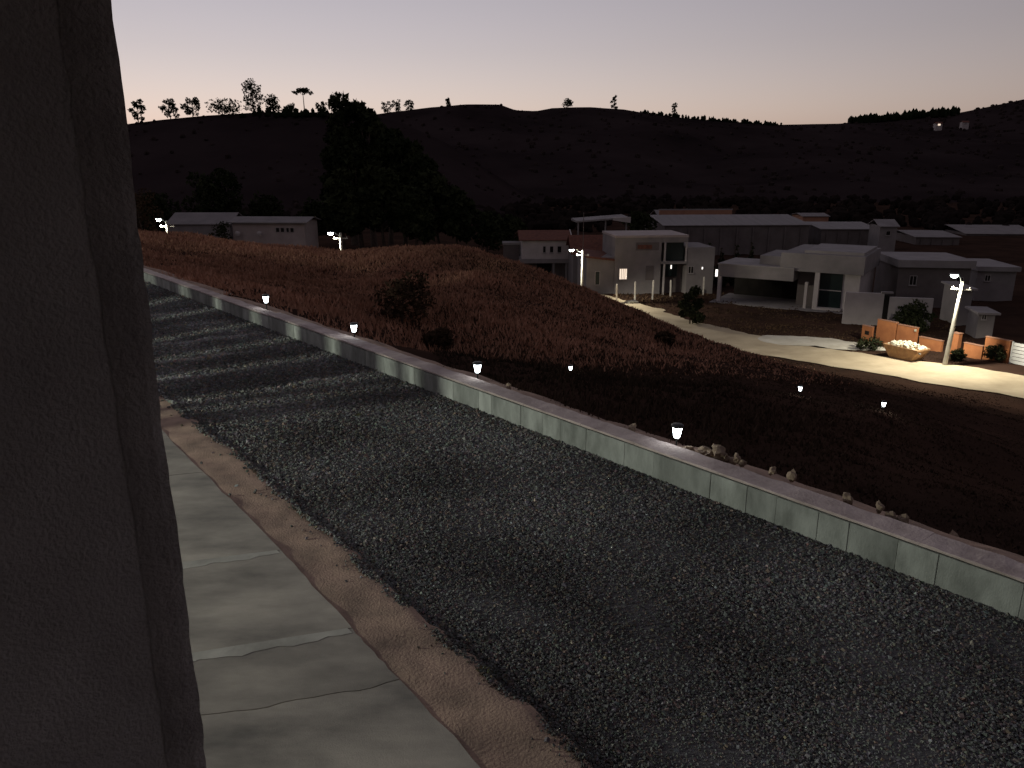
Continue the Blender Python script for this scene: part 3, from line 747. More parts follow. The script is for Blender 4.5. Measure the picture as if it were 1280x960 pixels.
# local x runs along the facade (away), local y inward-left
mb = MB(); nz_ = 64; zt = 5.745; verts = []; rr = random.Random(9)
for i in range(nz_ + 1):
    z = zt * i / nz_
    j = 0.002 * math.sin(z * 5.1) + 0.0015 * math.sin(z * 13 + 1) + rr.uniform(-0.003, 0.003)
    verts += [(0.0, 6.0, z), (0.0, 0.10, z), (0.0 + j * 0.5, 0.012 + j, z), (0.014, 0 + j, z), (4.2, 0, z), (4.2, 6.0, z)]
f = [(i * 6 + q, i * 6 + (q + 1) % 6, (i + 1) * 6 + (q + 1) % 6, (i + 1) * 6 + q) for i in range(nz_) for q in range(6)] + [tuple(range(5, -1, -1)), tuple(nz_ * 6 + q for q in range(6))]
mb.add(verts, f).build('wall', M['plaster'], hw)
mb = MB(); verts = []
for i in range(161):
    z = 0.01 + (zt - 0.02) * i / 160
    j = 0.002 * math.sin(z * 5.1) + 0.0015 * math.sin(z * 13 + 1) + rr.uniform(-0.002, 0.002)
    k_ = 0.085 + 0.004 * math.sin(z * 3.1) + rr.uniform(-0.003, 0.003)
    verts += [(-0.002, k_, z), (-0.007, k_ * 0.7, z), (-0.008, 0.02, z), (-0.003 + j * 0.4, -0.004 + j, z), (0.06, -0.009 + j * 0.5, z), (0.07, 0.004, z), (0.02, 0.03, z)]
q7 = 7
f = [(i * q7 + q, i * q7 + (q + 1) % q7, (i + 1) * q7 + (q + 1) % q7, (i + 1) * q7 + q) for i in range(160) for q in range(q7)]
mb.add(verts, f).build('corner_strip', M['plaster_dark'], hw)  # darker strip up the corner edge, slightly proud of the wall

# the rest of that house, behind the balcony the picture is taken from
mb = MB(); mb.box(-18.0, -0.9, 1.15, 6.0, 0.0, 5.748); mb.build('rear_wall', M['plaster'], hw)
MB().box(-18.0, -0.6, -0.35, 1.148, 2.55, 2.75).build('balcony_slab', M['concrete'], hw)
MB().box(-18.4, 4.6, -2.2, 6.4, 5.75, 5.95).build('roof', M['tile'], hw)  # unseen eaves, set low and far out to shade the near gravel
# ------------------------------------------------------------------ solar lights
def make_solar():
    o = empty('solar_light')
    MB().lathe([(0.008, -0.12), (0.010, 0.0), (0.012, 0.10), (0.016, 0.115)], seg=8).build('stake', M['plastic'], o)
    MB().lathe([(0.028, 0.118), (0.034, 0.125), (0.040, 0.15), (0.052, 0.21), (0.058, 0.245)], seg=14).build('lens', M['solar'], o)
    MB().lathe([(0.066, 0.246), (0.074, 0.252), (0.074, 0.268), (0.060, 0.280), (0.02, 0.286)], seg=14).build('lid', M['plastic'], o)
    return o
sol = make_solar(); parts = list(sol.children)
solar_px = [(845, 563, 'nearest solar stake light, beside the rubble behind the wall', 'w', 1.0), (597, 474, 'solar stake light behind the middle of the wall', 'w', 1.0), (443, 422, 'solar stake light behind the wall in front of the leafy bush', 'w', 1.05), (333, 381, 'farthest solar stake light, above the step in the wall', 'w', 1.15),
            (713, 472, 'solar stake light alone on the terrace below the wall', 'g', 1.0), (999, 499, 'solar stake light out on the dark slope, left of two', 'g', 1.0), (1104, 511, 'rightmost solar stake light out on the dark slope', 'g', 1.0)]
for i, (px, py, lab, kd, scl) in enumerate(solar_px):
    if kd == 'w':
        q = on(px, py, WH - 0.05); s, n = sn(q); q = yard(s, WT + 0.07)
        r_ = ray(px, py); # keep the bearing, stand right behind the wall
        t = (WT + 0.07 - Vector((-W0.x, -W0.y, 0)).dot(NV)) / Vector((r_.x, r_.y, 0)).dot(NV)
        q = Vector((r_.x * t, r_.y * t, 0)); z = WH - 0.06
    else:
        Y = {713: 23, 999: 21.5, 1104: 20.5}[px]; q = at(px, py, Y); z = gz(q.x, q.y) + 0.04
    if i == 0: o = sol
    else:
        o = sol.copy(); col.objects.link(o)
        for p_ in parts:
            c = p_.copy(); col.objects.link(c); c.parent = o
    o.location = (q.x, q.y, z); o.scale = (scl * (1.3 if kd == 'w' else 0.95),) * 3
    tag(o, lab, 'garden light', 'solar stake lights')
    li = bpy.data.lights.new('solar_light_bulb', 'POINT'); li.energy = 0.022 if kd == 'w' else 0.045; li.color = (0.95, 0.97, 0.85); li.shadow_soft_size = 0.03
    lo = bpy.data.objects.new('solar_light_bulb', li); col.objects.link(lo); lo.parent = o
    lo.location = (0.085, -0.075, 0.17)

# ------------------------------------------------------------------ rocks behind the wall
def rock_mesh(seed):
    bm = bmesh.new(); bmesh.ops.create_icosphere(bm, subdivisions=2, radius=1.0)
    for v_ in bm.verts:
        d = mnoise.noise(v_.co * 1.3 + Vector((seed * 7.1, 0, 0))) * 0.55 + mnoise.noise(v_.co * 3.0 + Vector((0, seed * 3.3, 0))) * 0.2
        v_.co *= 1 + d; v_.co.z *= 0.72
    me = bpy.data.meshes.new('rock'); bm.to_mesh(me); bm.free(); me.materials.append(M['rock']); return me
rocks = [rock_mesh(i) for i in range(5)]
rp_ = [(862, 562, .075, 'pale lit rock next to the nearest solar light'), (871, 567, .04, 'tiny rubble stone between the pale lit rock and the brown rock'), (880, 562, .08, 'brown rock second from the nearest solar light'), (886, 568, .055, 'rubble stone low in front, right of the brown rock'), (893, 571, .05, 'lowest rubble stone in the middle of the heap'), (900, 565, .085, 'greyish rock on top of the rubble heap'), (907, 572, .06, 'rubble stone in front of the greyish top rock'), (913, 577, .07, 'flat rock at the right end of the rubble heap'), (921, 573, .05, 'rubble stone behind the flat rock at the right end'), (897, 560, .06, 'rubble stone at the back of the heap top'), (928, 580, .045, 'last small rubble stone past the flat rock'),
       (966, 588, .07, 'left rock of the pair midway along the wall'), (990, 593, .09, 'right rock of the pair midway along the wall'), (1060, 622, .08, 'low rock behind the wall before the far pair'), (1100, 633, .07, 'small rock just left of the pale rock pair'), (1113, 645, .085, 'pale rock lying left in the right hand pair'), (1129, 651, .10, 'biggest pale rock on the right behind the wall'), (1200, 628, .14, 'large dim stone half sunk in the dark slope'),
       (636, 484, .05, 'tiny pale stones behind the middle of the wall'), (790, 535, .06, 'small stone left of the nearest solar light')]
for i, (px, py, s, lab) in enumerate(rp_):
    r_ = ray(px, py)
    nn_ = WT + 0.16 + 0.12 * ((i * 37) % 5) / 5 if px != 1200 else WT + 1.6
    t = (nn_ - Vector((-W0.x, -W0.y, 0)).dot(NV)) / Vector((r_.x, r_.y, 0)).dot(NV)
    q = Vector((r_.x * t, r_.y * t, 0)); z = max(gz(q.x, q.y), CAM_Z + r_.z * t - s * 0.6)
    z = gz(q.x, q.y) + s * 0.05 if px == 1200 else min(z, WH + 0.02) + 0.03
    o = link('rock', rocks[i % 5], None, None, (q.x, q.y, z)); s *= 1.35 if px < 950 else 0.95; o.scale = (s, s * 0.85, s); o.rotation_euler = (0.2 * i, 0.1 * i, i * 1.3)
    tag(o, lab or 'small brown stone of the rubble heap behind the wall', 'rock', 'rocks behind the wall')
# soil bank the rubble sits in
mb = MB(); vs_, fs_ = [], []
sb = np.arange(-11, 30, 0.16); nb = np.linspace(0, 1, 9)
S, Q = np.meshgrid(sb, nb, indexing='ij')
hgt = 0.30 + 0.07 * np.sin(S * 1.1) + 0.05 * np.sin(S * 2.9 + 1) + 0.04 * np.sin(S * 6.1)
Nn = WT - 0.02 + Q * 1.5
Zk = (hgt - 0.02) * (1 - Q ** 1.6) + 0.02 * np.sin(S * 9 + Q * 8) * (1 - Q) - 0.12 * Q
Xk, Yk = (W0.x + D.x * S + NV.x * Nn).ravel(), (W0.y + D.y * S + NV.y * Nn).ravel()
Zk = np.where(Q.ravel() > 0.99, np.minimum(Zk.ravel(), ground_z(Xk, Yk) - 0.1), Zk.ravel())
I = np.arange(S.size).reshape(S.shape)
Fq = np.stack([I[:-1, :-1], I[:-1, 1:], I[1:, 1:], I[1:, :-1]], -1).reshape(-1, 4)
tag(link('soil_bank', np_mesh('soil_bank', np.stack([Xk, Yk, Zk], 1), Fq, smooth=True), M['soil']), 'low bank of bare soil heaped against the back of the wall', kind='structure')

# ------------------------------------------------------------------ street lamps
def street_lamp(base, lamp_h, pole_h, side, tilt, label, power, arm=1.1, extra_top=0.0, aim=(0, 0, -1), col_=(1.0, 0.95, 0.78), soft=0.12):
    o = empty('street_lamp', base); o.rotation_euler = (0, tilt, 0)
    MB().tube([(0, 0, -0.6), (0, 0, pole_h * 0.5), (0, 0, pole_h)], [0.19, 0.155, 0.12], 10).build('pole', M['pole'], o)
    MB().box(-0.75, 0.75, -0.06, 0.06, pole_h - 0.62, pole_h - 0.52).build('crossarm', M['pole'], o)
    for sx in (-0.65, 0.65):
        MB().lathe([(0.03, 0), (0.05, 0.03), (0.03, 0.06), (0.05, 0.09), (0.02, 0.13)], (sx, 0, pole_h - 0.52), 8).build('insulator', M['postw'], o)
    if extra_top: MB().tube([(0.02, 0, pole_h - 0.3), (0.02, 0, pole_h + extra_top)], [0.05, 0.04], 6).build('mast', M['darkwall'], o)
    ex = side * arm
    MB().tube([(side * 0.05, 0, pole_h - 0.25), (ex * 0.35, -0.05, lamp_h - 0.25), (ex * 0.75, -0.15, lamp_h + 0.02), (ex, -0.2, lamp_h + 0.05)], [0.035] * 4, 7).build('arm', M['steel'], o)
    mb = MB(); hx = ex + side * 0.28
    hd = mb.add([(hx - .36, -.34, lamp_h + .02), (hx + .36, -.34, lamp_h + .02), (hx + .36, -.06, lamp_h + .02), (hx - .36, -.06, lamp_h + .02), (hx - .30, -.29, lamp_h + .13), (hx + .30, -.29, lamp_h + .13), (hx + .30, -.11, lamp_h + .13), (hx - .30, -.11, lamp_h + .13)],
                [(0, 1, 2, 3), (4, 5, 6, 7), (0, 1, 5, 4), (1, 2, 6, 5), (2, 3, 7, 6), (3, 0, 4, 7)]).build('lamp_head', M['steel'], o)
    MB().add([(hx + .30 * math.cos(t) * c, -.20 + .13 * math.sin(t) * c, lamp_h + z) for c, z in ((1, .02), (.96, -.08), (.7, -.17), (.25, -.21)) for t in (k * math.pi / 6 for k in range(12))],
             [(i * 12 + k, i * 12 + (k + 1) % 12, (i + 1) * 12 + (k + 1) % 12, (i + 1) * 12 + k) for i in range(3) for k in range(12)] + [tuple(36 + k for k in range(12))], True).build('lens', M['lamp'], hd)
    li = bpy.data.lights.new('street_lamp_bulb', 'SPOT'); li.energy = power; li.color = col_; li.spot_size = R(162); li.spot_blend = 0.35; li.shadow_soft_size = soft
    lo = bpy.data.objects.new('street_lamp_bulb', li); col.objects.link(lo); lo.parent = o; lo.location = (hx, -.2, lamp_h - 0.36)
    lo.rotation_euler = Vector(aim).to_track_quat('-Z', 'Y').to_euler()
    tag(o, label, 'street lamp', 'street lamps')
    return o
PW = 440.0; ASSUMED_YARD_PW = 560.0
b = on(1181, 455, -10.7); b.z = gz(b.x, b.y); LR = b.copy()
street_lamp(b, at(1187, 344, b.y).z - b.z, at(1187, 352, b.y).z - b.z, -0.62, R(3.6), 'nearest street lamp, leaning concrete pole beside the orange walls', PW)
b = at(727, 373, 98); b.z = gz(b.x, b.y)
street_lamp(b, at(716, 312, 98).z - b.z, at(727, 313, 98).z - b.z, -1.0, 0, 'street lamp in front of the tiled house, at the bend of the road', PW * 1.3, 1.1, 4.6, (0.5, -0.45, -0.75))
b = at(427, 318, 84); b.z = gz(b.x, b.y)
street_lamp(b, at(418, 291, 84).z - b.z, at(427, 291, 84).z - b.z, -1.0, 0, 'street lamp behind the dry mound, below the dark stand of trees', PW * 0.6, 0.7)
b = at(211, 300, 84); b.z = gz(b.x, b.y)
street_lamp(b, at(204, 274, 84).z - b.z, at(211, 276, 84).z - b.z, -1.0, 0, 'leftmost street lamp, next to the long low house', PW * 0.6, 0.5)
b = Vector((50.5, 38.0, 0)); b.z = gz(b.x, b.y)  # lamp out of view, assumed from the bright right end of the road
street_lamp(b, 6.9, 6.6, -0.62, 0, 'assumed unseen street lamp farther along the road, past the right edge', PW)
# unseen lamp, assumed beyond the house corner to light the yard from the left
b = Vector((-21.0, 7.5, -0.1)); sL, nL = sn(b)
street_lamp(b, 4.0, 3.9, 1.0, 0, 'assumed unseen street lamp on the house side of the yard, past the left edge', ASSUMED_YARD_PW, 0.7, 0.0, (0.7, 0.35, -0.45), (0.92, 1.0, 0.86), 0.3)
# unseen board fence, added so its gaps cut that lamp's light into streaks
yf = empty('streak_fence', yard(0, -9.0), YRZ); tag(yf, 'unseen board fence added past the left edge to cut light into streaks', 'fence')
gaps = sorted([sL + (r_ - sL) * (-9.0 - nL) / (-4.6 - nL) for r_ in streak_s] + [4.9, 5.45, 12.9])
x0 = 4.3
for g_ in gaps + [14.6]:
    if g_ - 0.15 > x0: MB().box(x0, g_ - 0.15, -0.02, 0.02, -0.4, 2.2).build('board', M['bark'], yf)
    x0 = g_ + 0.15
for u in (4.35, 7.0, 10.0, 14.5): MB().box(u - 0.05, u + 0.05, 0.022, 0.12, -0.4, 2.15).build('post', M['pole'], yf)

# ------------------------------------------------------------------ houses
def house(name, origin, rz, label, cat='house', group=None):
    o = empty(name, origin, rz); return tag(o, label, cat, group)
def bx(name, parent, m, u0, u1, v0, v1, z0, z1): return MB().box(u0, u1, v0, v1, z0, z1).build(name, M[m], parent)
def window(parent, u0, u1, z0, z1, v, glass='glass', fr=0.06, bars=1, sill=True, out=-1):
    """an opening on a wall facing local -y at depth v: frame, pane and sill"""
    mb = MB()
    y0, y1 = v - 0.05, v + 0.10
    mb.box(u0 - fr, u0, y0, y1, z0 - fr, z1 + fr).box(u1, u1 + fr, y0, y1, z0 - fr, z1 + fr)
    mb.box(u0, u1, y0, y1, z1, z1 + fr).box(u0, u1, y0, y1, z0 - fr, z0)
    for k in range(bars):
        c = u0 + (u1 - u0) * (k + 1) / (bars + 1); mb.box(c - 0.03, c + 0.03, y0 + 0.01, y1, z0, z1)
    w = mb.build('window', M['frame'], parent)
    bx('pane', w, glass, u0 + 0.001, u1 - 0.001, v - 0.012, v + 0.06, z0 + 0.001, z1 - 0.001)
    if sill: bx('sill', w, 'roofslab', u0 - 0.12, u1 + 0.12, v - 0.16, v - 0.055, z0 - 0.14, z0 - fr - 0.002)
    return w
def gable(name, parent, m, u0, u1, v0, v1, ze, zr, th=0.14, over=0.4):
    """roof with its ridge along u"""
    vm = (v0 + v1) / 2; a, b_ = v0 - over, v1 + over; k = (zr - ze) / (vm - v0); zo = ze - over * k
    pts = [(a, zo), (vm, zr), (b_, zo), (b_, zo - th), (vm, zr - th), (a, zo - th)]
    vs_ = [(u, p[0], p[1]) for u in (u0 - over, u1 + over) for p in pts]
    fs_ = [tuple(range(6)), tuple(range(11, 5, -1))] + [(i, (i + 1) % 6, 6 + (i + 1) % 6, 6 + i) for i in range(6)]
    return MB().add(vs_, fs_).build(name, M[m], parent)
class Front:
    """a wall line through an origin: gives local (u, z) of a photo pixel on that wall"""
    def __init__(s, o, rz): s.o, s.rz = Vector(o), rz; s.u = Vector((math.cos(rz), math.sin(rz), 0)); s.n = Vector((-math.sin(rz), math.cos(rz), 0))
    def __call__(s, px, py, v=0.0):
        r = ray(px, py); c = Vector((0, 0, CAM_Z)); t = (s.o + s.n * v - c).dot(s.n) / r.dot(s.n); q = c + r * t - s.o
        return q.dot(s.u), q.z

# A: long low house at the left
o0 = at(292, 300, 128); o0.z = gz(o0.x, o0.y); rz = R(-3)
fr_ = Front(o0, rz); hA = house('long_house', o0, rz, 'long low pinkish house with shallow roof behind the dry slope, far left')
u1 = fr_(381, 290)[0]; ze = fr_(340, 277)[1]
bx('wall', hA, 'cream', 0, u1, 0, 7, -2, ze)
gable('roof', hA, 'grey', 0, u1, 0, 7, ze, fr_(340, 270.5, 3.5)[1], over=0.6)
for a, b_ in ((345, 349), (351, 355), (358, 361), (363, 367)):
    window(hA, fr_(a, 285)[0], fr_(b_, 285)[0], fr_(360, 290)[1], fr_(360, 285)[1], -0.05, 'black', 0.05, 0, False)
for px in (300, 327): MB().lathe([(0.3, 0), (0.42, 0.3), (0.36, 0.62), (0.1, 0.7)], (fr_(px, 290)[0], -1.0, fr_(px, 294)[1]), 10).build('water_drum', M['white'], hA)
o1 = at(212, 300, 132); o1.z = gz(o1.x, o1.y); f2 = Front(o1, R(2))
hA2 = house('long_house', o1, R(2), 'low broad-roofed building between leftmost street lamp and long house')
u2 = f2(288, 290)[0]; ze2 = f2(250, 279)[1]
bx('wall', hA2, 'grey', 0, u2, 0, 9, -2, ze2)
gable('roof', hA2, 'grey', 0, u2, 0, 9, ze2, f2(250, 265.5, 4.5)[1], over=0.3)
p = at(275, 284, 126); p.z = gz(p.x, p.y)
tree('shrub', p, at(275, 277, 126).z - p.z, 4.5, 'flat dark bush in front of the long low house', None, 'shrub', 130, 700, 'bush', lsize=0.3)

# B: tiled house
oB = at(652, 345, 124); oB.z = gz(oB.x, oB.y); rzB = R(2)
fB = Front(oB, rzB); hB = house('tiled_house', oB, rzB, 'white house with red clay tile roof and three dark windows')
uR = fB(711, 310)[0]; zb, ze = fB(680, 326)[1], fB(680, 298.5)[1]
bx('wall', hB, 'white', 0, uR, 0, 7.5, zb + 0.3, ze)
bx('floor_beam', hB, 'grey', -0.25, uR + 0.2, -0.25, 7.7, zb - 0.35, zb + 0.298)
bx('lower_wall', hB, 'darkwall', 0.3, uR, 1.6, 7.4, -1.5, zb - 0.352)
for px in (655, 692, 708): c_ = fB(px, 330)[0]; bx('pillar', hB, 'grey', c_ - 0.16, c_ + 0.16, -0.1, 0.22, -1.5, zb - 0.352)
bx('lower_door', hB, 'black', fB(672, 330)[0], fB(690, 330)[0], 1.5, 1.598, -0.5, zb - 0.6)
gable('roof', hB, 'tile', 0, uR, 0, 7.5, ze, fB(680, 287.5, 3.75)[1], over=0.45)
vm = 3.75; zr = fB(680, 287.5, 3.75)[1]
MB().add([(uR - 0.002, 0, ze), (uR - 0.002, 7.5, ze), (uR - 0.002, vm, zr - 0.16), (0.002, 0, ze), (0.002, 7.5, ze), (0.002, vm, zr - 0.16)], [(0, 1, 2), (5, 4, 3), (0, 2, 5, 3), (1, 4, 5, 2), (0, 3, 4, 1)]).build('gable_wall', M['white'], hB)
MB().tube([(uR + 0.5, -0.5, ze - 0.05), (uR + 0.5, vm, zr + 0.05)], [0.1, 0.1], 6).build('barge_board', M['white'], hB)
for a, b_ in ((679, 682), (687.5, 691.5), (697, 701.5)):
    window(hB, fB(a, 310)[0], fB(b_, 310)[0], fB(690, 315.5)[1], fB(690, 308)[1], 0, 'black', 0.06, 0)
oB2 = at(640, 345, 128); oB2.z = gz(oB2.x, oB2.y); f3 = Front(oB2, rzB)
hB2 = house('lean_to', oB2, rzB, 'small low lean-to left of the tiled house', 'shed')
bx('wall', hB2, 'darkwall', -1.3, 1.2, 0, 3, -1, f3(645, 306)[1]); bx('roof', hB2, 'grey', -1.5, 1.4, -0.2, 3.1, f3(645, 306)[1] + 0.002, f3(645, 303.5)[1])
bx('door', hB2, 'black', 0.2, 1.0, -0.04, -0.002, 0, 2.0)
# tiled wing in front of it
oW = at(716, 345, 119); oW.z = gz(oW.x, oW.y); fW = Front(oW, R(4))
hW = house('tiled_wing', oW, R(4), 'low wing with steep red tile roof behind the street lamp')
uW = fW(762, 330)[0]
bx('wall', hW, 'grey', 0, uW, 0, 6, -2, fW(740, 316)[1])
gable('roof', hW, 'tile', 0, uW, 0, 6, fW(740, 315)[1] + 0.1, fW(740, 293.5, 3.0)[1], over=0.4)
# canopy behind
oC = at(722, 290, 134); oC.z = gz(oC.x, oC.y); fC = Front(oC, R(5))
hC = house('canopy', oC, R(5), 'flat pale canopy roof on thin posts behind the tiled wing', 'canopy')
uC = fC(785, 280)[0]; z1 = fC(735, 276)[1]
MB().add([(-0.3, -0.3, z1 - 0.25), (uC, -0.3, z1 + 0.35), (uC, 5, z1 + 0.35), (-0.3, 5, z1 - 0.25), (-0.3, -0.3, z1), (uC, -0.3, z1 + 0.6), (uC, 5, z1 + 0.75), (-0.3, 5, z1 + 0.15)], [(3, 2, 1, 0), (4, 5, 6, 7), (0, 1, 5, 4), (1, 2, 6, 5), (2, 3, 7, 6), (3, 0, 4, 7)]).build('roof', M['roofslab'], hC)
MB().add([(fC(765, 280)[0], -0.6, z1 + 0.1), (uC + .3, -0.6, z1 - 0.35), (uC + .3, -0.32, z1 + 0.2), (fC(765, 280)[0], -0.32, z1 + 0.5), (fC(765, 280)[0], -0.6, z1 + 0.5), (uC + .3, -0.6, z1 + 0.62), (uC + .3, -0.32, z1 + 0.62), (fC(765, 280)[0], -0.32, z1 + 0.62)], [(3, 2, 1, 0), (4, 5, 6, 7), (0, 1, 5, 4), (1, 2, 6, 5), (2, 3, 7, 6), (3, 0, 4, 7)]).build('fascia', M['white'], hC)
for px in (723, 757, 783): c_ = fC(px, 285)[0]; bx('post', hC, 'grey', c_ - 0.12, c_ + 0.12, 0.1, 0.34, -1, z1 - 0.2 + 0.6 * (px - 722) / 63)

# C: two storey house with lit window
oD = at(733, 365, 108); oD.z = gz(oD.x, oD.y); rzD = R(6); fD = Front(oD, rzD)
hD = house('two_storey_house', oD, rzD, 'two storey grey house with a lit barred window and green glass balcony')
zt0 = fD(748, 322)[1]; ua, ub, uc, ud = fD(768, 340)[0], fD(826, 330)[0], fD(857, 330)[0], fD(892, 330)[0]
bx('side_wall', hD, 'grey', 0, ua - 0.002, 0.3, 7, -1, zt0)
MB().add([(-0.2, 0.0, zt0 + 0.001), (ua - .01, 0.0, zt0 - 0.5), (ua - .01, 7.2, zt0 - 0.3), (-0.2, 7.2, zt0 + 0.3), (-0.2, 0.0, zt0 + .22), (ua - .01, 0.0, zt0 - .22), (ua - .01, 7.2, zt0 + 0.1), (-0.2, 7.2, zt0 + 0.6)], [(3, 2, 1, 0), (4, 5, 6, 7), (0, 1, 5, 4), (1, 2, 6, 5), (2, 3, 7, 6), (3, 0, 4, 7)]).build('side_roof', M['tile'], hD)
zm = fD(790, 297)[1]
bx('main_wall', hD, 'grey', ua, ub, 0, 8, -1, zm)
bx('parapet', hD, 'cream', ua - 0.1, uc + 0.2, -0.14, 8.1, zm + 0.002, zm + 0.30)
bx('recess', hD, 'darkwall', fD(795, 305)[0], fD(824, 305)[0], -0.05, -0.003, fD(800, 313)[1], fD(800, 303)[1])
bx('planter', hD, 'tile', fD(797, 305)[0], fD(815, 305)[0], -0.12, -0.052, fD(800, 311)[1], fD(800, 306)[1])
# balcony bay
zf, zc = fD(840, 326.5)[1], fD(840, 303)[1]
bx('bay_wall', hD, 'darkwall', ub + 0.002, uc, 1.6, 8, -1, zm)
bx('bay_roof', hD, 'grey', ub + 0.002, uc + 0.15, -0.1, 1.598, zc, zm)
bx('balcony_slab', hD, 'grey', ub + 0.002, uc + 0.1, -0.3, 1.598, zf - 0.35, zf)
for px in (830.5, 857): c_ = fD(px, 320)[0]; bx('column', hD, 'white', c_ - 0.11, c_ + 0.11, -0.26, -0.04, -1 if px < 840 else zf, zc)
gl = bx('balcony_glass', hD, 'glass', fD(833, 320)[0], fD(855, 320)[0], 0.3, 0.36, zf + 0.05, zc - 0.05)
bx('lower_glass', hD, 'glass', fD(831, 320)[0], fD(850, 320)[0], 1.0, 1.06, fD(840, 347)[1], zf - 0.5)
bx('wing_wall', hD, 'grey', uc + 0.152, ud, -0.2, 7, -1, fD(875, 309)[1])
bx('dark_panel', hD, 'darkwall', fD(807, 340)[0], fD(817, 340)[0], -0.06, -0.003, fD(810, 350)[1], fD(810, 332)[1])
window(hD, fD(774.5, 340)[0], fD(783.5, 340)[0], fD(780, 349)[1], fD(780, 336)[1], 0, 'lit', 0.07, 3)
window(hD, fD(745, 340)[0], fD(750, 340)[0], fD(748, 356)[1], fD(748, 340)[1], 0.3, 'glass', 0.07, 0)
window(hD, fD(857.5, 336)[0] + 0.3, fD(866, 336)[0], fD(860, 341)[1], fD(860, 333)[1], -0.2, 'black', 0.05, 1)
def wall_light(parent, u, v, z, h=0.28, m='litdim'):
    w_ = MB().box(u - 0.09, u + 0.09, v - 0.14, v - 0.003, z - h / 2 - .05, z + h / 2 + .05).build('wall_light', M['steel'], parent)
    MB().box(u - 0.08, u + 0.08, v - 0.20, v - 0.142, z - h / 2, z + h / 2).build('diffuser', M[m], w_)
u_, z_ = fD(838.5, 333.5, 1.0); wall_light(hD, u_, 1.0, z_, 0.5)
u_, z_ = fD(877.5, 335, -0.2); wall_light(hD, u_, -0.2, z_, 0.3)

# fence posts
for i, (px, py0, py1, w) in enumerate([(770.5, 355, 381, 'first white fence post from the street lamp, at the road end'), (793.5, 352, 377, 'second white fence post, with a heap at its foot'), (815.5, 350, 373, 'third white fence post in front of the grey house'), (838, 350, 368, 'fourth white fence post, below the green glass balcony'), (859, 346, 361, 'fifth white fence post, right of the balcony'), (879, 346, 366, 'last white fence post, nearest the carport')]):
    b = on(px, py1, -12.55); b.z = gz(b.x, b.y); h = at(px, py0, b.y).z - b.z
    o = link('fence_post', MB().prism([(-.09, -.07), (.09, -.07), (.10, 0), (.09, .07), (-.09, .07), (-.10, 0)], -0.4, h - 0.06).add([(-.09, -.07, h - .06), (.09, -.07, h - .06), (.10, 0, h - .06), (.09, .07, h - .06), (-.09, .07, h - .06), (-.10, 0, h - .06), (0, 0, h + .03)], [(i_, (i_ + 1) % 6, 6) for i_ in range(6)]).mesh('fence_post'), M['postw'], None, b)
    o.rotation_euler = (0, R(random.uniform(-1.5, 1.5)), 0)
    tag(o, w, 'post', 'white fence posts')
b = on(790, 379, -12.5); b.z = gz(b.x, b.y)
hp = rock_mesh(11); hp.materials.clear(); hp.materials.append(M['rubble'])
o = link('sand_heap', hp, None, None, b); o.scale = (0.9, 0.7, 0.6); tag(o, 'small pale heap at the foot of a fence post', 'heap')
# sandy patch beside the road
def patch(name, c, rx, ry, m, label, seed, lift=0.10, rot=0.0):
    V = [(0.0, 0.0)]; n = 40; rr_ = random.Random(seed); ph = [rr_.uniform(0, 6) for _ in range(4)]
    for k in range(1, 7):
        for i in range(n):
            a = 2 * math.pi * i / n; r = (1 + .16 * math.sin(2 * a + ph[0]) + .1 * math.sin(3 * a + ph[1]) + .07 * math.sin(7 * a + ph[2]) + .04 * math.sin(13 * a + ph[3])) * k / 6
            V.append((r * rx * math.cos(a), r * ry * math.sin(a)))
    V = np.array(V); cr, sr = math.cos(rot), math.sin(rot)
    X, Y = c[0] + V[:, 0] * cr - V[:, 1] * sr, c[1] + V[:, 0] * sr + V[:, 1] * cr
    rad = np.hypot(V[:, 0] / rx, V[:, 1] / ry)
    Z = ground_z(X, Y) + lift * np.clip(1.12 - rad, -0.4, 1) + 0.05
    F_ = [(0, 1 + i, 1 + (i + 1) % n) for i in range(n)]
    F4 = [(1 + k * n + i, 1 + (k + 1) * n + i, 1 + (k + 1) * n + (i + 1) % n, 1 + k * n + (i + 1) % n) for k in range(5) for i in range(n)]
    mb = MB(); mb.add(np.column_stack([X, Y, Z]).tolist(), F_ + F4, True)
    return tag(mb.build(name, M[m]), label, kind='structure')
q = on(1035, 428, -11.2); patch('sand_patch', (q.x - 1.0, q.y + 0.5), 5.2, 3.2, 'sand', 'pale sand spread at the roadside by the skip', 3, 0.16, R(-35))
q = on(800, 385, -12.2); patch('sand_patch', (q.x, q.y), 2.4, 3.0, 'road', 'pale sandy verge at the far bend of the road', 5, 0.06, R(20))

# F: modern house with carport
cF = Vector((41.0, 92.0, -12.6)); rzF = R(-32)     # local -y faces the road; origin at the near right corner
fF = Front(cF, rzF); hF = house('carport_house', cF, rzF, 'modern flat roofed house with wide carport, across the road')
def uz(px, py, v=0.0): return fF(px, py, v)
uL = uz(896, 360)[0]; u9 = uz(992, 345)[0]
zb_, zt_ = uz(992, 352)[1], uz(992, 336.5)[1]
bx('carport_roof', hF, 'grey', uL, u9, 0, 7.5, zb_, zt_)
bx('roof_edge', hF, 'roofslab', uL - 0.08, u9, -0.08, 7.5, zt_ + 0.002, zt_ + 0.14)
for px in (898.5,): c_ = uz(px, 360)[0]; bx('column', hF, 'white', c_ - 0.22, c_ + 0.22, 0.05, 0.5, -0.5, zb_ - 0.002)
bx('carport_back_wall', hF, 'black', uL + 0.3, u9, 6.6, 7.2, -0.5, zb_ - 0.002)  # shade inside the carport put into a near-black wall colour
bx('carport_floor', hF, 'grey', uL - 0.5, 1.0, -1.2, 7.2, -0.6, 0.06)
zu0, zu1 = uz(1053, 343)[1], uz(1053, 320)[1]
um = uz(975, 330)[0]
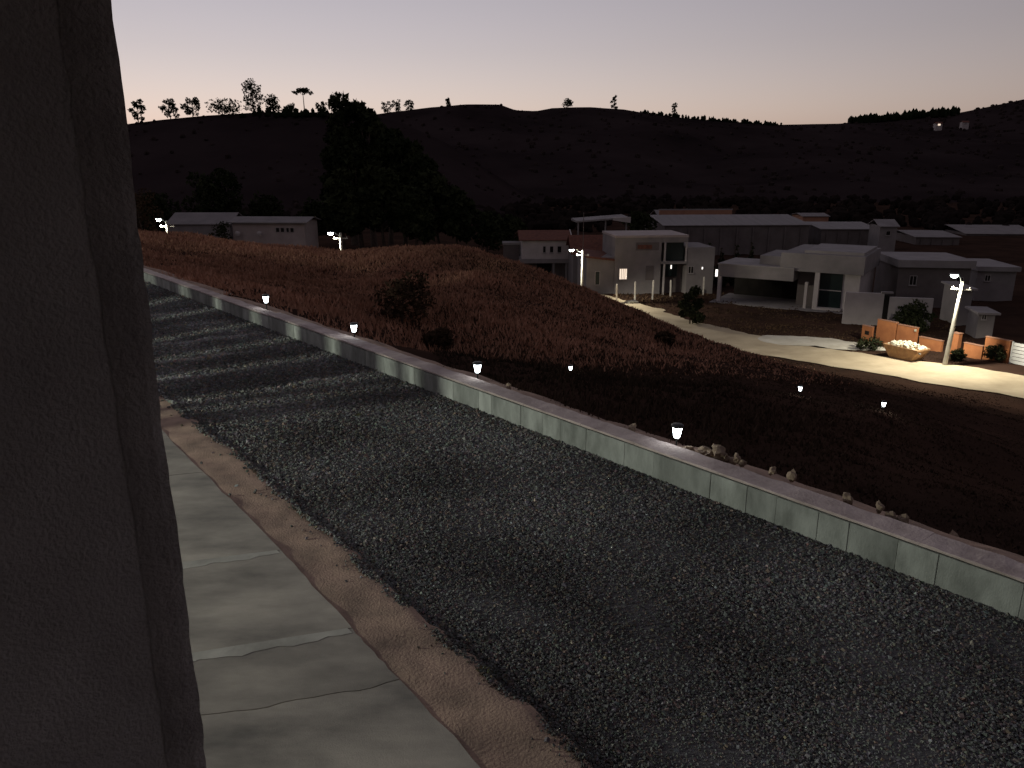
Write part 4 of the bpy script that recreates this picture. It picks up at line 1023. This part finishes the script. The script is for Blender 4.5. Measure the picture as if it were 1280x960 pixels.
bx('upper_block', hF, 'grey', um, 0.0, 0.2, 12.5, zu0, zu1)
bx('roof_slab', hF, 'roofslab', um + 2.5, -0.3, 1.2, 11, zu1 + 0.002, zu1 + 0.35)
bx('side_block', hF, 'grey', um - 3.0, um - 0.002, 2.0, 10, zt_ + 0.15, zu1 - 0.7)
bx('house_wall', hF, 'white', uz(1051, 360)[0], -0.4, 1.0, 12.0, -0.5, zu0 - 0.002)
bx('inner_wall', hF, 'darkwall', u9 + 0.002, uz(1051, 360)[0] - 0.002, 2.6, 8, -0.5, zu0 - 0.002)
for a, b_ in ((1004.5, 1008), (1016, 1022)):
    bx('column', hF, 'white', uz(a, 365)[0], uz(b_, 365)[0], 0.3, 0.75, -0.5, zu0 - 0.002 if a > 1010 else zb_)
g_ = bx('glass_front', hF, 'glass', uz(1022, 365)[0], uz(1050, 365)[0], 0.9, 0.98, 0.15, zu0 - 0.15)
bx('transom', g_, 'frame', uz(1022, 365)[0], uz(1050, 365)[0], 0.8, 0.898, 2.35, 2.45)
bx('plinth', hF, 'white', uz(1016, 380)[0], uz(1051, 380)[0], 0.1, 0.9, -0.5, 0.32)
u_, z_ = uz(893.5, 342); bx('lit_strip', hF, 'litdim', u_ - 0.15, u_ + 0.15, 0.7, 0.76, z_ - 0.45, z_ + 0.45)
# forecourt wall in front of F
oG = at(1053, 400, 84); oG.z = gz(oG.x, oG.y); fG = Front(oG, R(-14))
hG = house('garden_wall', oG, R(-14), 'tall plain white forecourt wall with narrow door slot', 'wall')
uz2 = fG(1107, 390)[0]; zt2 = fG(1080, 366)[1]
sl0, sl1 = fG(1103, 390)[0], fG(1110, 390)[0]
bx('wall', hG, 'white', 0, sl0, 0, 0.3, -1, zt2); bx('wall', hG, 'white', sl1, fG(1165, 390)[0], 0, 0.3, -1, fG(1130, 372)[1])
bx('door', hG, 'black', sl0 + 0.002, sl1 - 0.002, 0.12, 0.2, -0.5, zt2 - 0.2)
bx('lintel', hG, 'grey', sl0 - 0.3, sl1 + 0.3, -0.06, 0.36, zt2 + 0.002, zt2 + 0.18)
p = at(1140, 400, 80); p.z = gz(p.x, p.y)
tree('shrub', p, at(1140, 380, 80).z - p.z, 4.2, 'dark hedge-like bush in front of the forecourt wall', None, 'shrub', 140, 1500, 'bush', lsize=0.3)
# G: flat roofed houses right
def flat_house(px0, px1, pyt, pyb, Y, rzd, label, wall='darkwall', top='roofslab', depth=9, fasc=0.5, wins=()):
    o = at(px0, pyb, Y); o.z = gz(o.x, o.y); f_ = Front(o, R(rzd)); h_ = house('flat_roof_house', o, R(rzd), label)
    u = f_(px1, pyt)[0]; z = f_((px0 + px1) / 2, pyt)[1]
    bx('wall', h_, wall, 0, u, 0, depth, -1.5, z - fasc)
    bx('roof', h_, top, -0.3, u + 0.3, -0.5, depth + 0.3, z - fasc + 0.002, z)
    for (a, b_, c_, d_) in wins: window(h_, f_(a, c_)[0], f_(b_, c_)[0], f_(a, d_)[1], f_(a, c_)[1], 0, 'black', 0.06, 1)
    return h_
flat_house(1118, 1216, 325, 380, 98, -8, 'dark house with thin pale flat roof behind the nearest street lamp', fasc=0.9, wins=((1138, 1146, 345, 356), (1196, 1204, 347, 357)))
flat_house(1219, 1272, 333, 360, 104, -8, 'smaller pale roofed house at the right edge', 'grey', fasc=0.6, wins=((1232, 1238, 344, 351),))
flat_house(1196, 1217, 360, 395, 84, -10, 'little grey block house right of the nearest street lamp', 'grey', depth=5, fasc=0.2)
flat_house(1222, 1245, 390, 405, 76, -12, 'tiny grey hut low behind the orange walls', 'grey', depth=3, fasc=0.2, wins=((1228, 1233, 394, 399),))
# sheds
def shed(px0, px1, pye, pyr, pyb, Y, rzd, label, wall, roof, depth, over=0.4, ribs=0):
    o = at(px0, pyb, Y); o.z = gz(o.x, o.y); f_ = Front(o, R(rzd)); h_ = house('industrial_shed', o, R(rzd), label, 'shed')
    u = f_(px1, pye)[0]; ze_ = f_((px0 + px1) / 2, pye)[1]; zr_ = f_((px0 + px1) / 2, pyr, depth / 2)[1]
    bx('wall', h_, wall, 0, u, 0, depth, -2, ze_)
    gable('roof', h_, roof, 0, u, 0, depth, ze_ + 0.02, max(zr_, ze_ + 0.5), over=over)
    for k in range(ribs): c_ = u * (k + 0.5) / ribs; bx('pilaster', h_, 'darkwall', c_ - 0.2, c_ + 0.2, -0.25, -0.003, -2, ze_ - 0.6)
    return h_, f_, u, ze_
s1, f_, u_, ze_ = shed(829, 1012, 281, 268, 318, 168, 3.5, 'largest pale roofed industrial shed behind the houses', 'darkwall', 'sheet', 26, ribs=9)
s2, f_, u_, ze_ = shed(824, 911, 272, 262, 300, 200, 4, 'long shed with terracotta gable band behind the largest shed', 'orange_band', 'sheet', 10)
bx('terracotta_band', s2, 'orange_band', -0.5, u_ + 0.5, -0.7, -0.45, ze_ + 0.3, f_(868, 262.5)[1])
bx('parapet', s2, 'roofslab', -0.6, u_ + 0.6, -0.72, -0.42, f_(868, 262.5)[1] + 0.002, f_(868, 261)[1])
shed(1024, 1098, 286, 277, 318, 175, -2, 'lower dark shed right of the largest shed', 'darkwall', 'sheet', 22, ribs=5)
tw, f_, u_, ze_ = shed(1097, 1122, 282, 274, 312, 165, -4, 'small square tower-like shed block beside the lower shed', 'grey', 'roofslab', 6)
window(tw, f_(1108, 290)[0], f_(1113, 290)[0], f_(1110, 294)[1], f_(1110, 289)[1], 0, 'black', 0.06, 0)
shed(1142, 1200, 296, 288, 320, 190, -4, 'dim shed behind the street lamp head, left of two', 'darkwall', 'grey', 20, ribs=4)
shed(1204, 1300, 292, 281, 318, 215, -5, 'dim wide shed at the far right edge', 'darkwall', 'grey', 24, ribs=5)
shed(1003, 1036, 270, 266, 280, 250, 0, 'tiny far shed above the lower shed', 'orange_band', 'grey', 10)
# lit farmhouses on the far slope
for px, py, w_, m_, lab in ((1172, 170, 1.5, 'lit', 'tiny lit farmhouse on the far right slope'), (1205, 170, 1.0, 'roofslab', 'tiny dim farmhouse right of the lit one on the slope')):
    Y = 1015; q = at(px, py, Y); q.z = max(hill_z(H3, q.x, Y) + 6, q.z - 2); h_ = house('farmhouse', q, 0, lab)
    bx('wall', h_, 'white', -4, 4, 0, 6, -12, 3.0); gable('roof', h_, 'tile', -4, 4, 0, 6, 3.02, 4.8)
    wv = MB().box(-w_, w_, -0.3, -0.02, 0.5, 2.5).build('window', M[m_], h_)

# ------------------------------------------------------------------ roadside: orange walls, gate, skip
oO = on(1078, 422, -11.3); oO.z = gz(oO.x, oO.y)
e2 = on(1262, 458, -11.0); rzO = math.atan2(e2.y - oO.y, e2.x - oO.x)
fO = Front(oO, rzO)
ow = [(1078, 1091, 408, 'narrow stub of orange wall with a dark meter hole'), (1097, 1121, 401.5, 'tallest orange wall panel behind the skip'), (1122, 1147, 408, 'orange wall panel stepping down above the skip'), (1149, 1178, 424, 'low orange wall panel left of the lamp pole'),
      (1190, 1199, 417, 'upright orange gate pillar right of the lamp pole'), (1205, 1229, 431, 'short low orange wall panel between pillar and arch'), (1232, 1264, 424, 'orange wall with an arched dark bush recess by the gate')]
for i, (a, b_, py, lab) in enumerate(ow):
    u0, z1 = fO(a, py); u1 = fO(b_, py)[0]; uc_ = (u0 + u1) / 2
    q = oO + fO.u * uc_; base = gz(q.x, q.y); zt_l = oO.z + fO((a + b_) / 2, py)[1] - base
    w_ = house('orange_wall', (q.x, q.y, base), rzO, lab, 'wall', 'orange roadside walls')
    hw_ = (u1 - u0) / 2
    bx('panel', w_, 'orange', -hw_, hw_, 0, 0.25 if i != 4 else 0.5, -0.6, zt_l)
    bx('coping', w_, 'orange_band', -hw_ - 0.03, hw_ + 0.03, -0.04, 0.29 if i != 4 else 0.54, zt_l + 0.002, zt_l + 0.06)
    if i == 0: bx('meter_hole', w_, 'black', -0.2, 0.25, -0.02, -0.003, zt_l * 0.45, zt_l * 0.7)
    if i == 2: bx('end_light', w_, 'rubble', hw_ - 0.18, hw_ - 0.02, -0.12, -0.042, zt_l - 0.28, zt_l - 0.1)
for px, py, h, w, lab in ((1243, 455, 1.3, 1.7, 'round green bush against the orange wall by the gate'), (1195, 452, 0.9, 1.2, 'low dark bush at the foot of the lamp pole'), (1085, 436, 1.1, 2.2, 'dark weeds left of the skip')):
    q = on(px, py, -11.0); q.z = gz(q.x, q.y)
    tree('roadside_bush', q, h, w, lab, None, 'shrub', 150 + px, 900, 'bush', lsize=0.16)
u0 = fO(1265, 430)[0]; q = oO + fO.u * u0; base = gz(q.x, q.y)
gt = house('slatted_gate', (q.x, q.y, base), rzO, 'white horizontal slatted gate at the right edge', 'gate')
zg = oO.z + fO(1272, 428)[1] - base
for u in (0.0, 2.6): bx('post', gt, 'gate', u, u + 0.1, 0, 0.1, -0.3, zg)
for k in range(6): bx('slat', gt, 'gate', 0.102, 2.598, 0.03, 0.07, 0.08 + k * (zg - 0.1) / 6, 0.08 + (k + 0.84) * (zg - 0.1) / 6)
# skip full of rubble
q = on(1131, 449, -10.95); q.z = gz(q.x, q.y) + 0.03
sk = house('skip', q, rzO, 'orange skip heaped with pale rubble by the orange walls', 'skip')
mb = MB(); lo_, hi_ = [], []
for z, l, w_ in ((0.0, 0.95, 0.65), (0.85, 1.50, 0.80), (1.05, 1.50, 0.80)):
    lo_.append([(-l, -w_, z), (l, -w_, z), (l, w_, z), (-l, w_, z)])
mb.add([p for r_ in lo_ for p in r_], [(3, 2, 1, 0)] + [(i * 4 + k, i * 4 + (k + 1) % 4, (i + 1) * 4 + (k + 1) % 4, (i + 1) * 4 + k) for i in range(2) for k in range(4)] + [(8, 9, 10, 11)]).build('body', M['skip'], sk)
MB().box(-1.56, 1.56, -0.86, -0.78, 0.98, 1.09).box(-1.56, 1.56, 0.78, 0.86, 0.98, 1.09).box(-1.56, -1.48, -0.778, 0.778, 0.98, 1.09).box(1.48, 1.56, -0.778, 0.778, 0.98, 1.09).build('rim', M['skip'], sk)
for u in (-0.9, -0.3, 0.3, 0.9):
    MB().add([(u - .05, -.82, .86), (u + .05, -.82, .86), (u * .75 + .05, -.70, .05), (u * .75 - .05, -.70, .05), (u - .05, -.76, .86), (u + .05, -.76, .86), (u * .75 + .05, -.62, .05), (u * .75 - .05, -.62, .05)], [(0, 1, 2, 3), (4, 5, 6, 7), (0, 1, 5, 4), (1, 2, 6, 5), (2, 3, 7, 6), (3, 0, 4, 7)]).build('rib', M['skip'], sk)
for sx in (-1, 1): MB().tube([(sx * 1.52, -0.5, 0.8), (sx * 1.66, -0.5, 0.8)], [0.06, 0.06], 8).build('lifting_lug', M['steel'], sk)
vs_, fs_ = [], []; r3 = np.random.default_rng(12)
for k in range(110):
    x_k, y_k = r3.uniform(-1.42, 1.42), r3.uniform(-0.72, 0.72); hh = 1.0 + 0.38 * (1 - (x_k / 1.55) ** 2) * (1 - (y_k / 0.9) ** 2) * r3.uniform(0.6, 1.1)
    vs_.append(iv * r3.uniform(0.6, 1.25, (len(iv), 1)) * r3.uniform(0.08, 0.2) + np.array([x_k, y_k, hh])); fs_.append(ifc + k * len(iv))
tag(link('rubble', np_mesh('rubble', np.vstack(vs_), np.vstack(fs_)), M['rubble'], sk), kind='stuff')
